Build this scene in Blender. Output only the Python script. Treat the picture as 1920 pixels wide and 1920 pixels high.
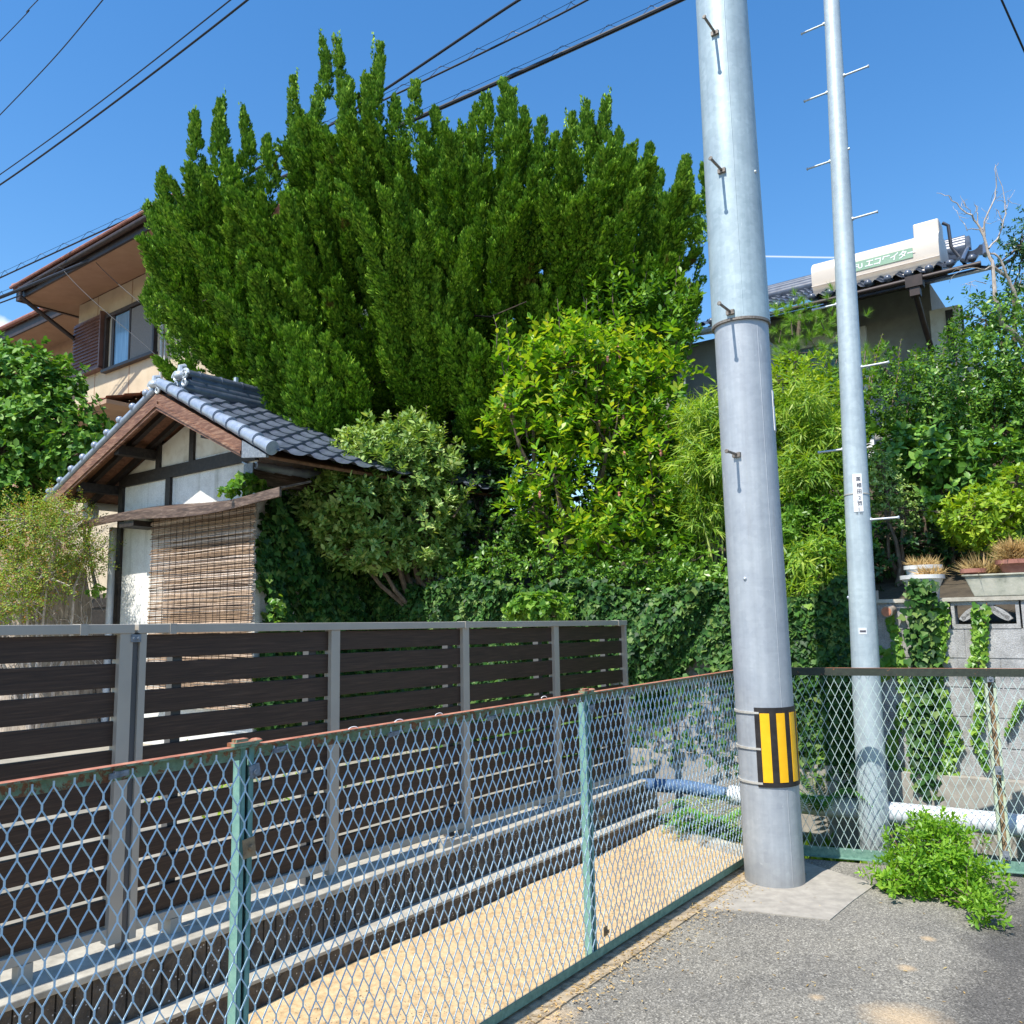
import bpy, math, random
import numpy as np
from mathutils import Vector, Matrix
rng = np.random.default_rng(7); random.seed(7)
PI = math.pi
for o in list(bpy.data.objects): bpy.data.objects.remove(o)
SC = bpy.context.scene
COL = SC.collection
# ------------------------------------------------------------------ camera
FPX = 1560.0; HC = 1.55; PITCH = math.atan(200/1560.0); ROLL = math.radians(-1.05)
cam = bpy.data.cameras.new('camera'); co = bpy.data.objects.new('camera', cam); COL.objects.link(co)
cam.sensor_width = 36.0; cam.lens = 36.0*FPX/1920.0; cam.clip_end = 3000; cam.clip_start = .05
from mathutils import Matrix
co.matrix_world = Matrix.Translation((0, 0, HC)) @ Matrix.Rotation(PI/2+PITCH, 4, 'X') @ Matrix.Rotation(ROLL, 4, 'Z')
SC.camera = co
# ------------------------------------------------------------------ light
SUN_EL = math.radians(57); SUN_AZ = math.atan2(-.645, -.765)      # direction the sun stands in (x, y)
w = bpy.data.worlds.new("World"); SC.world = w; w.use_nodes = True
nt = w.node_tree; nt.nodes.clear()
out = nt.nodes.new('ShaderNodeOutputWorld'); bg = nt.nodes.new('ShaderNodeBackground')
sky = nt.nodes.new('ShaderNodeTexSky'); sky.sky_type = 'NISHITA'; sky.sun_disc = False
sky.sun_elevation = SUN_EL; sky.sun_rotation = SUN_AZ % (2*PI)
sky.air_density = 1.25; sky.dust_density = .25; sky.ozone_density = 2.2; sky.altitude = 0
hs = nt.nodes.new('ShaderNodeHueSaturation'); hs.inputs['Saturation'].default_value = 1.33; hs.inputs['Hue'].default_value = .503
nt.links.new(sky.outputs[0], hs.inputs['Color'])

def wmath(op, a, b=None, c=None):
    n = nt.nodes.new('ShaderNodeMath'); n.operation = op
    for i, v in enumerate((a, b, c)):
        if v is None: continue
        if isinstance(v, (int, float)): n.inputs[i].default_value = v
        else: nt.links.new(v, n.inputs[i])
    return n.outputs[0]
def wdot(v):
    n = nt.nodes.new('ShaderNodeVectorMath'); n.operation = 'DOT_PRODUCT'; n.inputs[1].default_value = tuple(v); nt.links.new(tcw.outputs['Generated'], n.inputs[0]); return n.outputs['Value']
def wdir(x, y):
    v = co.matrix_world.to_3x3() @ Vector(((x-960)/FPX, -(y-960)/FPX, -1.0)); return v.normalized()
tcw = nt.nodes.new('ShaderNodeTexCoord')
nz = nt.nodes.new('ShaderNodeTexNoise'); nz.inputs['Scale'].default_value = 38; nz.inputs['Detail'].default_value = 7; nt.links.new(tcw.outputs['Generated'], nz.inputs['Vector'])
cd = wdot(wdir(-30, 660)); cl = wmath('MULTIPLY_ADD', nz.outputs[0], .0010, cd)
mrc = nt.nodes.new('ShaderNodeMapRange'); mrc.inputs['From Min'].default_value = .99945+.0003; mrc.inputs['From Max'].default_value = .9999+.0003; nt.links.new(cl, mrc.inputs[0])
e1, e2 = wdir(1430, 481), wdir(1600, 484); pn = e1.cross(e2).normalized(); em = (e1+e2).normalized()
dd_ = wmath('ABSOLUTE', wmath('MULTIPLY_ADD', nz.outputs[0], .0004, wdot(pn))); ct = nt.nodes.new('ShaderNodeMapRange'); ct.inputs['From Min'].default_value = .0012; ct.inputs['From Max'].default_value = .0003; nt.links.new(dd_, ct.inputs[0])
ln_ = nt.nodes.new('ShaderNodeMapRange'); ln_.inputs['From Min'].default_value = .9972; ln_.inputs['From Max'].default_value = .9992; ln_.inputs['To Max'].default_value = .55; nt.links.new(wdot(em), ln_.inputs[0])
fac = wmath('MAXIMUM', mrc.outputs[0], wmath('MULTIPLY', ct.outputs[0], ln_.outputs[0]))
wm = nt.nodes.new('ShaderNodeMix'); wm.data_type = 'RGBA'; nt.links.new(fac, wm.inputs[0]); nt.links.new(hs.outputs[0], wm.inputs[6]); wm.inputs[7].default_value = (6.2, 6.4, 6.8, 1)
bg.inputs['Strength'].default_value = 0.125
nt.links.new(wm.outputs[2], bg.inputs['Color']); nt.links.new(bg.outputs[0], out.inputs['Surface'])
sl = bpy.data.lights.new('sun', 'SUN'); so = bpy.data.objects.new('sun', sl); COL.objects.link(so)
sl.energy = 4.3; sl.angle = math.radians(.5); sl.color = (1.0, .95, .86)
sd = Vector((math.sin(SUN_AZ)*math.cos(SUN_EL), math.cos(SUN_AZ)*math.cos(SUN_EL), math.sin(SUN_EL)))
so.rotation_euler = sd.to_track_quat('Z', 'Y').to_euler()
SC.view_settings.view_transform = 'Standard'; SC.view_settings.look = 'None'
SC.view_settings.exposure = .80; SC.view_settings.gamma = 1.0
try:
    SC.cycles.max_bounces = 8; SC.cycles.transparent_max_bounces = 8
except Exception: pass

# ------------------------------------------------------------------ helpers
CR = np.array(co.matrix_world.to_3x3()); C0 = np.array([0, 0, HC])
def ray(x, y): return CR @ np.array([(x-960)/FPX, -(y-960)/FPX, -1.0])
def G(x, y, z=0.0):
    d = ray(x, y); return C0 + d*(z-HC)/d[2]
def DY(x, y, Y):
    d = ray(x, y); return C0 + d*Y/d[1]
A = np.array([.6, .8, 0]); B = np.array([-.8, .6, 0]); Z = np.array([0, 0, 1.0])
def W(a, b, z): return a*A + b*B + z*Z
def PA(x, y, a):                      # the point seen there on the plane a = const
    d = ray(x, y); return C0 + d*((a - C0@A)/(d@A))
def PB(x, y, b):
    d = ray(x, y); return C0 + d*((b - C0@B)/(d@B))
def ab(p): return p@A, p@B
def nrm(v):
    v = np.asarray(v, float); return v/np.maximum(np.linalg.norm(v, axis=-1, keepdims=True), 1e-9)

def rawmesh(name, V, F, smooth=False):
    me = bpy.data.meshes.new(name)
    V = np.asarray(V, np.float32).reshape(-1, 3)
    if isinstance(F, np.ndarray):
        k = F.shape[1]; n = F.shape[0]
        me.vertices.add(len(V)); me.vertices.foreach_set('co', V.ravel())
        me.loops.add(n*k); me.loops.foreach_set('vertex_index', F.astype(np.int32).ravel())
        me.polygons.add(n); me.polygons.foreach_set('loop_start', np.arange(0, n*k, k, dtype=np.int32))
        me.polygons.foreach_set('loop_total', np.full(n, k, np.int32))
        me.update(calc_edges=True)
    else:
        me.from_pydata([tuple(map(float, v)) for v in V], [], F); me.update()
    if smooth: me.polygons.foreach_set('use_smooth', np.ones(len(me.polygons), bool))
    return me
def mkobj(name, me, mat=None, parent=None):
    o = bpy.data.objects.new(name, me); COL.objects.link(o)
    if mat is not None: me.materials.append(mat)
    if parent is not None: o.parent = parent; o.matrix_parent_inverse = parent.matrix_world.inverted()
    return o
def tag(o, label=None, cat=None, group=None, kind=None):
    if label: o['label'] = label
    if cat: o['category'] = cat
    if group: o['group'] = group
    if kind: o['kind'] = kind
    return o
def thing(name, label, cat, loc=(0, 0, 0), group=None):
    o = bpy.data.objects.new(name, None); COL.objects.link(o); o.location = tuple(map(float, loc))
    o.empty_display_size = .1
    bpy.context.view_layer.update()
    return tag(o, label, cat, group)
class MB:
    def __init__(s): s.V = []; s.F = []; s.n = 0
    def add(s, V, F):
        V = np.asarray(V, float).reshape(-1, 3); s.V.append(V)
        s.F += [tuple(i+s.n for i in f) for f in F]; s.n += len(V); return s
    def box(s, c, u, v, w_, du, dv, dw):      # centre, three unit axes, full sizes
        c = np.asarray(c, float); P = []
        for i in (-.5, .5):
            for j in (-.5, .5):
                for k in (-.5, .5): P.append(c+np.asarray(u)*du*i+np.asarray(v)*dv*j+np.asarray(w_)*dw*k)
        return s.add(P, [(0, 1, 3, 2), (4, 6, 7, 5), (0, 4, 5, 1), (2, 3, 7, 6), (0, 2, 6, 4), (1, 5, 7, 3)])
    def abz(s, a0, a1, b0, b1, z0, z1):
        return s.box(W((a0+a1)/2, (b0+b1)/2, (z0+z1)/2), A, B, Z, a1-a0, b1-b0, z1-z0)
    def beam(s, p, q, wd, ht, up=Z):
        p = np.asarray(p, float); q = np.asarray(q, float); d = nrm(q-p); r = nrm(np.cross(d, up)); u = np.cross(r, d)
        return s.box((p+q)/2, d, r, u, np.linalg.norm(q-p), wd, ht)
    def tube(s, P, R, n=10, cap=True):
        P = np.asarray(P, float); R = np.broadcast_to(np.asarray(R, float), (len(P),))
        T = np.gradient(P, axis=0); T = nrm(T)
        ref = np.array([0, 0, 1.0]) if abs(T[0][2]) < .9 else np.array([1.0, 0, 0])
        x = nrm(np.cross(ref, T[0])); V = []
        for i in range(len(P)):
            x = nrm(x-(x@T[i])*T[i]); y = np.cross(T[i], x)
            for k in range(n):
                t = 2*PI*k/n; V.append(P[i]+R[i]*(math.cos(t)*x+math.sin(t)*y))
        F = []
        for i in range(len(P)-1):
            for k in range(n):
                k2 = (k+1) % n; F.append((i*n+k, i*n+k2, (i+1)*n+k2, (i+1)*n+k))
        if cap: F.append(tuple(range(n-1, -1, -1))); F.append(tuple((len(P)-1)*n+k for k in range(n)))
        return s.add(V, F)
    def prism(s, poly, ext):                  # polygon (3D points) extruded by a vector
        P = np.asarray(poly, float); n = len(P); Q = P+np.asarray(ext, float)
        F = [tuple(range(n)), tuple(range(2*n-1, n-1, -1))]
        for i in range(n):
            j = (i+1) % n; F.append((i, i+n, j+n, j))
        return s.add(np.vstack([P, Q]), F)
    def lathe(s, c, prof, n=24, ax=Z, squash=1.0):
        ax = nrm(ax); x = nrm(np.cross(ax, [0.3, 1, .2])); y = np.cross(ax, x); V = []
        for r, h in prof:
            for k in range(n):
                t = 2*PI*k/n; V.append(np.asarray(c)+ax*h+r*(math.cos(t)*x+squash*math.sin(t)*y))
        F = []
        for i in range(len(prof)-1):
            for k in range(n):
                k2 = (k+1) % n; F.append((i*n+k, i*n+k2, (i+1)*n+k2, (i+1)*n+k))
        F.append(tuple(range(n-1, -1, -1))); F.append(tuple((len(prof)-1)*n+k for k in range(n)))
        return s.add(V, F)
    def ball(s, c, r, n=8, sc=(1, 1, 1)):
        V = []; F = []
        for i in range(n+1):
            ph = PI*i/n
            for k in range(2*n):
                t = PI*k/n; V.append(np.asarray(c)+r*np.array([math.sin(ph)*math.cos(t)*sc[0], math.sin(ph)*math.sin(t)*sc[1], math.cos(ph)*sc[2]]))
        for i in range(n):
            for k in range(2*n):
                k2 = (k+1) % (2*n); F.append((i*2*n+k, (i+1)*2*n+k, (i+1)*2*n+k2, i*2*n+k2))
        return s.add(V, F)
    def build(s, name, mat, parent=None, smooth=False, bevel=0.0):
        me = rawmesh(name, np.vstack(s.V), s.F)
        import bmesh
        bm = bmesh.new(); bm.from_mesh(me); bmesh.ops.recalc_face_normals(bm, faces=bm.faces); bm.to_mesh(me); bm.free()
        o = mkobj(name, me, mat, parent)
        if smooth:
            me.polygons.foreach_set('use_smooth', np.ones(len(me.polygons), bool))
            try: me.set_sharp_from_angle(angle=math.radians(42))
            except Exception: pass
        if bevel:
            m = o.modifiers.new('bevel', 'BEVEL'); m.width = bevel; m.segments = 2; m.limit_method = 'ANGLE'; m.harden_normals = False
        return o
# ------------------------------------------------------------------ materials
def mat_new(name):
    m = bpy.data.materials.new(name); m.use_nodes = True; nt = m.node_tree
    return m, nt, nt.nodes['Principled BSDF']
def noise(nt, scale, detail=6, rough=.6, vec=None, dist=0):
    n = nt.nodes.new('ShaderNodeTexNoise'); n.inputs['Scale'].default_value = scale; n.inputs['Detail'].default_value = detail
    n.inputs['Roughness'].default_value = rough; n.inputs['Distortion'].default_value = dist
    if vec is not None: nt.links.new(vec, n.inputs['Vector'])
    return n
def ramp(nt, fac, stops, interp='LINEAR'):
    r = nt.nodes.new('ShaderNodeValToRGB'); r.color_ramp.interpolation = interp
    while len(r.color_ramp.elements) < len(stops): r.color_ramp.elements.new(.5)
    for e, (p, c) in zip(r.color_ramp.elements, stops):
        e.position = p; e.color = (*c, 1) if len(c) == 3 else c
    nt.links.new(fac, r.inputs[0]); return r
def mix(nt, fac, a, b, mode='MIX'):
    m = nt.nodes.new('ShaderNodeMix'); m.data_type = 'RGBA'; m.blend_type = mode
    if isinstance(fac, (int, float)): m.inputs[0].default_value = fac
    else: nt.links.new(fac, m.inputs[0])
    for i, v in ((6, a), (7, b)):
        if isinstance(v, tuple): m.inputs[i].default_value = (*v, 1)
        else: nt.links.new(v, m.inputs[i])
    return m.outputs[2]
def objvec(nt, scale=(1, 1, 1), rot=(0, 0, 0)):
    g = nt.nodes.new('ShaderNodeNewGeometry'); mp = nt.nodes.new('ShaderNodeMapping')
    mp.inputs['Scale'].default_value = scale; mp.inputs['Rotation'].default_value = rot
    mp.vector_type = 'TEXTURE' if rot != (0, 0, 0) else 'POINT'
    nt.links.new(g.outputs['Position'], mp.inputs[0]); return mp.outputs[0]
def bump(nt, h, dist=.01, strength=.6):
    b = nt.nodes.new('ShaderNodeBump'); b.inputs['Distance'].default_value = dist; b.inputs['Strength'].default_value = strength
    nt.links.new(h, b.inputs['Height']); return b.outputs[0]
def surf(name, c1, c2, scale=6, rough=.8, metal=0, bscale=None, bdist=.003, c3=None, spec=.4, stretch=(1, 1, 1), detail=8, lo=.3, hi=.7, rot=(0, 0, 0)):
    m, nt, p = mat_new(name); v = objvec(nt, stretch, rot)
    n = noise(nt, scale, detail, .62, v)
    st = [(lo, c1), (hi, c2)] if c3 is None else [(lo, c1), ((lo+hi)/2, c2), (hi, c3)]
    r = ramp(nt, n.outputs[0], st); nt.links.new(r.outputs[0], p.inputs['Base Color'])
    p.inputs['Roughness'].default_value = rough; p.inputs['Metallic'].default_value = metal
    p.inputs['Specular IOR Level'].default_value = spec
    if bscale:
        n2 = noise(nt, bscale, 5, .6, v); nt.links.new(bump(nt, n2.outputs[0], bdist), p.inputs['Normal'])
    return m
def leafmat(name, cols, rough=.42, trans=.3, tcol=None, spec=.35, dead=None):
    m, nt, p = mat_new(name)
    g = nt.nodes.new('ShaderNodeNewGeometry')
    r = ramp(nt, g.outputs['Random Per Island'], [(i/(len(cols)-1), c) for i, c in enumerate(cols)])
    v = objvec(nt); n = noise(nt, 2.2, 3, .5, v)
    dk = ramp(nt, n.outputs[0], [(.3, (.72, .8, .72)), (.7, (1.15, 1.1, 1.0))])
    c = mix(nt, 1.0, r.outputs[0], dk.outputs[0], 'MULTIPLY')
    if dead:
        dn = noise(nt, dead, 4, .6, v); dr = ramp(nt, dn.outputs[0], [(.66, (0, 0, 0)), (.71, (1, 1, 1))]); c = mix(nt, mix(nt, .75, (0, 0, 0), dr.outputs[0]), c, (.13, .06, .025))
    nt.links.new(c, p.inputs['Base Color']); p.inputs['Roughness'].default_value = rough
    p.inputs['Specular IOR Level'].default_value = spec
    tr = nt.nodes.new('ShaderNodeBsdfTranslucent'); mt = nt.nodes.new('ShaderNodeMixShader')
    tc = mix(nt, 1.0, c, tcol or (1.5, 1.45, .45), 'MULTIPLY'); nt.links.new(tc, tr.inputs['Color'])
    mt.inputs[0].default_value = trans
    nt.links.new(p.outputs[0], mt.inputs[1]); nt.links.new(tr.outputs[0], mt.inputs[2])
    nt.links.new(mt.outputs[0], nt.nodes['Material Output'].inputs['Surface'])
    return m
M = {}
# asphalt: worn grey, speckled with pale stones, darker towards the lane, drifts of sand
def asphalt():
    m, nt, p = mat_new('asphalt'); v = objvec(nt)
    vo = nt.nodes.new('ShaderNodeTexVoronoi'); vo.inputs['Scale'].default_value = 150; nt.links.new(v, vo.inputs['Vector'])
    sp = ramp(nt, vo.outputs['Color'], [(.0, (.095, .09, .082)), (.45, (.19, .18, .16)), (.75, (.28, .265, .235)), (1, (.50, .475, .42))])
    fine = noise(nt, 420, 3, .7, v); f2 = ramp(nt, fine.outputs[0], [(.35, (.72, .72, .72)), (.65, (1.22, 1.22, 1.2))])
    c = mix(nt, 1.0, sp.outputs[0], f2.outputs[0], 'MULTIPLY')
    big = noise(nt, 1.3, 6, .6, v); bm = ramp(nt, big.outputs[0], [(.3, (.72, .72, .73)), (.7, (1.2, 1.18, 1.12))])
    c = mix(nt, 1.0, c, bm.outputs[0], 'MULTIPLY')
    # younger, darker lane surface at the right: a seam running along a line on the ground
    sx = nt.nodes.new('ShaderNodeSeparateXYZ'); nt.links.new(v, sx.inputs[0])
    q0 = G(1900, 1660); q1 = G(1745, 1925); dd = nrm(q1-q0); nn = np.array([-dd[1], dd[0], 0])
    if nn[0] < 0: nn = -nn
    ma = nt.nodes.new('ShaderNodeMath'); ma.operation = 'MULTIPLY'; ma.inputs[1].default_value = nn[0]; nt.links.new(sx.outputs[0], ma.inputs[0])
    mb = nt.nodes.new('ShaderNodeMath'); mb.operation = 'MULTIPLY_ADD'; mb.inputs[1].default_value = nn[1]; nt.links.new(sx.outputs[1], mb.inputs[0]); nt.links.new(ma.outputs[0], mb.inputs[2])
    wob = noise(nt, 3, 5, .6, v); mc = nt.nodes.new('ShaderNodeMath'); mc.operation = 'MULTIPLY_ADD'; mc.inputs[1].default_value = .5; nt.links.new(wob.outputs[0], mc.inputs[0]); nt.links.new(mb.outputs[0], mc.inputs[2])
    off = float(q0@nn)+.25
    md = nt.nodes.new('ShaderNodeMapRange'); md.inputs['From Min'].default_value = off-.08; md.inputs['From Max'].default_value = off+.12; nt.links.new(mc.outputs[0], md.inputs[0])
    c = mix(nt, md.outputs[0], c, mix(nt, 1.0, c, (.5, .5, .53), 'MULTIPLY'))
    # sand drifts
    sand = noise(nt, 90, 4, .7, v); sc = ramp(nt, sand.outputs[0], [(.3, (.36, .26, .15)), (.7, (.62, .47, .3))])
    for (x, y, rad) in ((1700, 1915, .14), (1740, 1760, .03), (1700, 1815, .035), (1030, 1905, .10), (1530, 1870, .03), (980, 1925, .12)):
        q = G(x, y); dst = nt.nodes.new('ShaderNodeVectorMath'); dst.operation = 'DISTANCE'; dst.inputs[1].default_value = tuple(q); nt.links.new(v, dst.inputs[0])
        wn = noise(nt, 9, 6, .7, v); ad = nt.nodes.new('ShaderNodeMath'); ad.operation = 'MULTIPLY_ADD'; ad.inputs[1].default_value = -rad*1.6; nt.links.new(wn.outputs[0], ad.inputs[0]); nt.links.new(dst.outputs['Value'], ad.inputs[2])
        mr = nt.nodes.new('ShaderNodeMapRange'); mr.inputs['From Min'].default_value = rad*.55; mr.inputs['From Max'].default_value = -rad*.5
        mr.inputs['To Max'].default_value = .75
        nt.links.new(ad.outputs[0], mr.inputs[0]); c = mix(nt, mr.outputs[0], c, sc.outputs[0])
    # fine cracks
    ck = nt.nodes.new('ShaderNodeTexVoronoi'); ck.feature = 'DISTANCE_TO_EDGE'; ck.inputs['Scale'].default_value = 1.1
    wv = noise(nt, 4, 6, .7, v); vm = nt.nodes.new('ShaderNodeVectorMath'); vm.operation = 'MULTIPLY_ADD'; vm.inputs[1].default_value = (.35, .35, .35)
    nt.links.new(wv.outputs['Color'], vm.inputs[0]); nt.links.new(v, vm.inputs[2]); nt.links.new(vm.outputs[0], ck.inputs['Vector'])
    cm = ramp(nt, ck.outputs['Distance'], [(.0, (1, 1, 1)), (.006, (0, 0, 0))]); gate = ramp(nt, noise(nt, 1.1, 3, .5, v).outputs[0], [(.5, (0, 0, 0)), (.6, (.8, .8, .8))])
    c = mix(nt, mix(nt, 1., cm.outputs[0], gate.outputs[0], 'MULTIPLY'), c, (.03, .028, .025))
    nt.links.new(c, p.inputs['Base Color']); p.inputs['Roughness'].default_value = .9; p.inputs['Specular IOR Level'].default_value = .3
    nt.links.new(bump(nt, vo.outputs['Distance'], .004, .8), p.inputs['Normal'])
    return m
M['asphalt'] = asphalt()
M['sand'] = surf('sand', (.34, .23, .115), (.53, .38, .21), 30, .95, bscale=140, bdist=.008, c3=(.63, .48, .29), detail=12)
M['dirt'] = surf('kerb_dirt', (.10, .075, .05), (.34, .27, .18), 26, .95, bscale=120, bdist=.01, c3=(.46, .37, .26), detail=12)
M['concrete_pad'] = surf('concrete_pad', (.25, .23, .20), (.38, .35, .30), 14, .9, bscale=160, bdist=.003)
M['concrete'] = surf('concrete', (.27, .25, .21), (.50, .47, .40), 9, .9, bscale=90, bdist=.003)
M['lot'] = surf('lot_concrete', (.20, .185, .15), (.36, .33, .27), 3, .9, bscale=70)
M['soil'] = surf('soil', (.035, .027, .018), (.09, .07, .045), 6, .95, bscale=30, bdist=.02)
def blockwall(name, c1, c2, c3, rough=.9, ribs=False, bw=.4, bh=.2, mort=.008):
    m, nt, p = mat_new(name); v = objvec(nt)
    n = noise(nt, 7, 8, .65, v); r = ramp(nt, n.outputs[0], [(.25, c1), (.5, c2), (.75, c3)])
    g = noise(nt, 140, 3, .6, v); gr = ramp(nt, g.outputs[0], [(.35, (.75, .75, .75)), (.65, (1.15, 1.15, 1.15))])
    c = mix(nt, 1.0, r.outputs[0], gr.outputs[0], 'MULTIPLY')
    # long water stains
    v2 = objvec(nt, (6, 6, .5)); s = noise(nt, 1.4, 5, .6, v2); sr = ramp(nt, s.outputs[0], [(.52, (1, 1, 1)), (.75, (.55, .55, .5))])
    c = mix(nt, .8, c, mix(nt, 1.0, c, sr.outputs[0], 'MULTIPLY'))
    nt.links.new(c, p.inputs['Base Color']); p.inputs['Roughness'].default_value = rough
    nt.links.new(bump(nt, g.outputs[0], .004, .8), p.inputs['Normal']); return m
M['block'] = blockwall('block', (.19, .19, .185), (.34, .335, .33), (.46, .455, .45))
def rubble():                                   # dark split-face block with pale chips
    m, nt, p = mat_new('split_block'); v = objvec(nt)
    n = noise(nt, 16, 8, .7, v); r = ramp(nt, n.outputs[0], [(.3, (.035, .028, .022)), (.6, (.12, .10, .08)), (.8, (.30, .2, .1))])
    vo = nt.nodes.new('ShaderNodeTexVoronoi'); vo.inputs['Scale'].default_value = 62; nt.links.new(v, vo.inputs['Vector'])
    ch = ramp(nt, vo.outputs['Distance'], [(.14, (1, 1, 1)), (.24, (0, 0, 0))]); 
    sel = ramp(nt, noise(nt, 30, 2, .5, v).outputs[0], [(.5, (0, 0, 0)), (.56, (1, 1, 1))])
    f = mix(nt, 1.0, ch.outputs[0], sel.outputs[0], 'MULTIPLY')
    c = mix(nt, f, r.outputs[0], (.62, .62, .62)); nt.links.new(c, p.inputs['Base Color']); p.inputs['Roughness'].default_value = .85
    nt.links.new(bump(nt, n.outputs[0], .03, 1), p.inputs['Normal']); return m
M['split'] = rubble()
def galv(name, base1, base2, streak=True):
    m, nt, p = mat_new(name); v = objvec(nt)
    vo = nt.nodes.new('ShaderNodeTexVoronoi'); vo.inputs['Scale'].default_value = 34; vo.inputs['Randomness'].default_value = 1; nt.links.new(v, vo.inputs['Vector'])
    sp = ramp(nt, vo.outputs['Color'], [(.0, base1), (1, base2)])
    n = noise(nt, 5, 7, .65, v); nr = ramp(nt, n.outputs[0], [(.3, (.87, .88, .9)), (.7, (1.1, 1.1, 1.08))])
    c = mix(nt, 1.0, sp.outputs[0], nr.outputs[0], 'MULTIPLY')
    v2 = objvec(nt, (30, 30, .6)); s = noise(nt, 1, 4, .6, v2); sr = ramp(nt, s.outputs[0], [(.35, (.92, .925, .93)), (.65, (1.05, 1.05, 1.05))])
    c = mix(nt, 1.0, c, sr.outputs[0], 'MULTIPLY')
    v3 = objvec(nt, (2.5, 2.5, 60)); h = noise(nt, 1, 4, .7, v3); hr = ramp(nt, h.outputs[0], [(.5, (1, 1, 1)), (.72, (.84, .85, .86))]); c = mix(nt, .3, c, mix(nt, 1., c, hr.outputs[0], 'MULTIPLY'))
    w1 = noise(nt, 22, 5, .7, objvec(nt, (1, 1, .35)), .6); wr = ramp(nt, w1.outputs[0], [(.66, (0, 0, 0)), (.74, (1, 1, 1))]); c = mix(nt, mix(nt, .5, (0, 0, 0), wr.outputs[0]), c, (.78, .80, .8))
    # splash dirt near the ground and faint brown runs
    sz = nt.nodes.new('ShaderNodeSeparateXYZ'); nt.links.new(v, sz.inputs[0])
    ml = nt.nodes.new('ShaderNodeMath'); ml.operation = 'MULTIPLY_ADD'; ml.inputs[1].default_value = .28; nt.links.new(n.outputs[0], ml.inputs[0]); nt.links.new(sz.outputs[2], ml.inputs[2])
    dz = nt.nodes.new('ShaderNodeMapRange'); dz.inputs['From Min'].default_value = .36; dz.inputs['From Max'].default_value = .10; dz.inputs['To Max'].default_value = .5; nt.links.new(ml.outputs[0], dz.inputs[0])
    c = mix(nt, dz.outputs[0], c, (.20, .175, .14))
    ru = noise(nt, 1, 6, .7, objvec(nt, (16, 16, .9))); rr = ramp(nt, ru.outputs[0], [(.62, (0, 0, 0)), (.78, (.35, .35, .35))]); c = mix(nt, rr.outputs[0], c, (.26, .23, .19))
    nt.links.new(c, p.inputs['Base Color']); p.inputs['Roughness'].default_value = .52; p.inputs['Metallic'].default_value = .25
    nt.links.new(bump(nt, n.outputs[0], .004, .3), p.inputs['Normal']); return m
M['galv'] = galv('galvanised', (.39, .46, .50), (.47, .54, .57))
M['galv2'] = galv('galvanised_sleeve', (.33, .41, .44), (.41, .49, .52))
M['galvlow'] = galv('weathered_steel', (.36, .385, .42), (.41, .435, .465))
M['bolt'] = surf('bolt', (.12, .10, .085), (.3, .27, .24), 60, .6, .4)
M['boltz'] = surf('bolt_zinc', (.38, .42, .46), (.6, .64, .68), 60, .5, .4)
M['black'] = surf('black_plastic', (.012, .010, .011), (.03, .026, .025), 20, .55)
M['yellow'] = surf('reflective_yellow', (.86, .44, .008), (.92, .5, .015), 20, .4)
M['white'] = surf('white_paint', (.76, .77, .78), (.85, .85, .86), 8, .5)
M['ink'] = surf('ink', (.05, .05, .07), (.1, .1, .12), 8, .7)
M['strap'] = surf('steel_strap', (.42, .40, .36), (.62, .6, .55), 30, .5, .3)
# fence paint: green flaking to rust; upper faces rust through first
def oldpaint(name, g1, g2, rust=.5, topr=True):
    m, nt, p = mat_new(name); v = objvec(nt)
    n = noise(nt, 40, 8, .7, v); r = ramp(nt, n.outputs[0], [(.3, g1), (.7, g2)])
    n2 = noise(nt, 26, 8, .75, v, .5); fl = ramp(nt, n2.outputs[0], [(rust, (0, 0, 0)), (rust+.04, (1, 1, 1))])
    rc = ramp(nt, noise(nt, 60, 6, .7, v).outputs[0], [(.3, (.07, .03, .015)), (.7, (.33, .13, .05))])
    c = mix(nt, fl.outputs[0], r.outputs[0], rc.outputs[0])
    if topr:
        ge = nt.nodes.new('ShaderNodeNewGeometry'); sx = nt.nodes.new('ShaderNodeSeparateXYZ'); nt.links.new(ge.outputs['True Normal'], sx.inputs[0])
        st = ramp(nt, sx.outputs[2], [(.5, (0, 0, 0)), (.7, (1, 1, 1))])
        pk = ramp(nt, noise(nt, 18, 6, .7, v).outputs[0], [(.3, (.26, .075, .035)), (.58, (.46, .19, .12)), (.72, (.55, .36, .2))])
        c = mix(nt, st.outputs[0], c, pk.outputs[0])
    nt.links.new(c, p.inputs['Base Color']); p.inputs['Roughness'].default_value = .65
    nt.links.new(bump(nt, n2.outputs[0], .002, .6), p.inputs['Normal']); return m
M['rail'] = oldpaint('flaking_rail_paint', (.10, .17, .10), (.24, .34, .22), .50)
M['rail_r'] = oldpaint('flaking_rail_paint_dark', (.015, .02, .014), (.035, .045, .03), .62)
M['railb'] = oldpaint('bottom_rail_paint', (.07, .16, .13), (.2, .35, .27), .66, False)
M['rustshade'] = surf('shaded_rust', (.018, .010, .006), (.07, .035, .018), 30, .85)  # rust, darkened as well for the shadow inside the post channel
M['post'] = oldpaint('post_paint', (.12, .27, .24), (.22, .40, .33), .7, False)
M['post_pale'] = oldpaint('pale_post_paint', (.34, .42, .3), (.55, .6, .42), .57, False)
M['wire'] = surf('wire_paint', (.34, .52, .64), (.52, .69, .79), 30, .34, .05, c3=(.58, .73, .80), spec=.6)
M['wire2'] = surf('wire_paint_pale', (.38, .52, .52), (.56, .68, .63), 30, .38, .1, spec=.6)
M['rustplate'] = surf('rusty_plate', (.16, .10, .06), (.42, .3, .17), 40, .7, .2)
M['greyplate'] = surf('grey_plate', (.12, .14, .17), (.3, .33, .36), 50, .6, .3)
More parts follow.
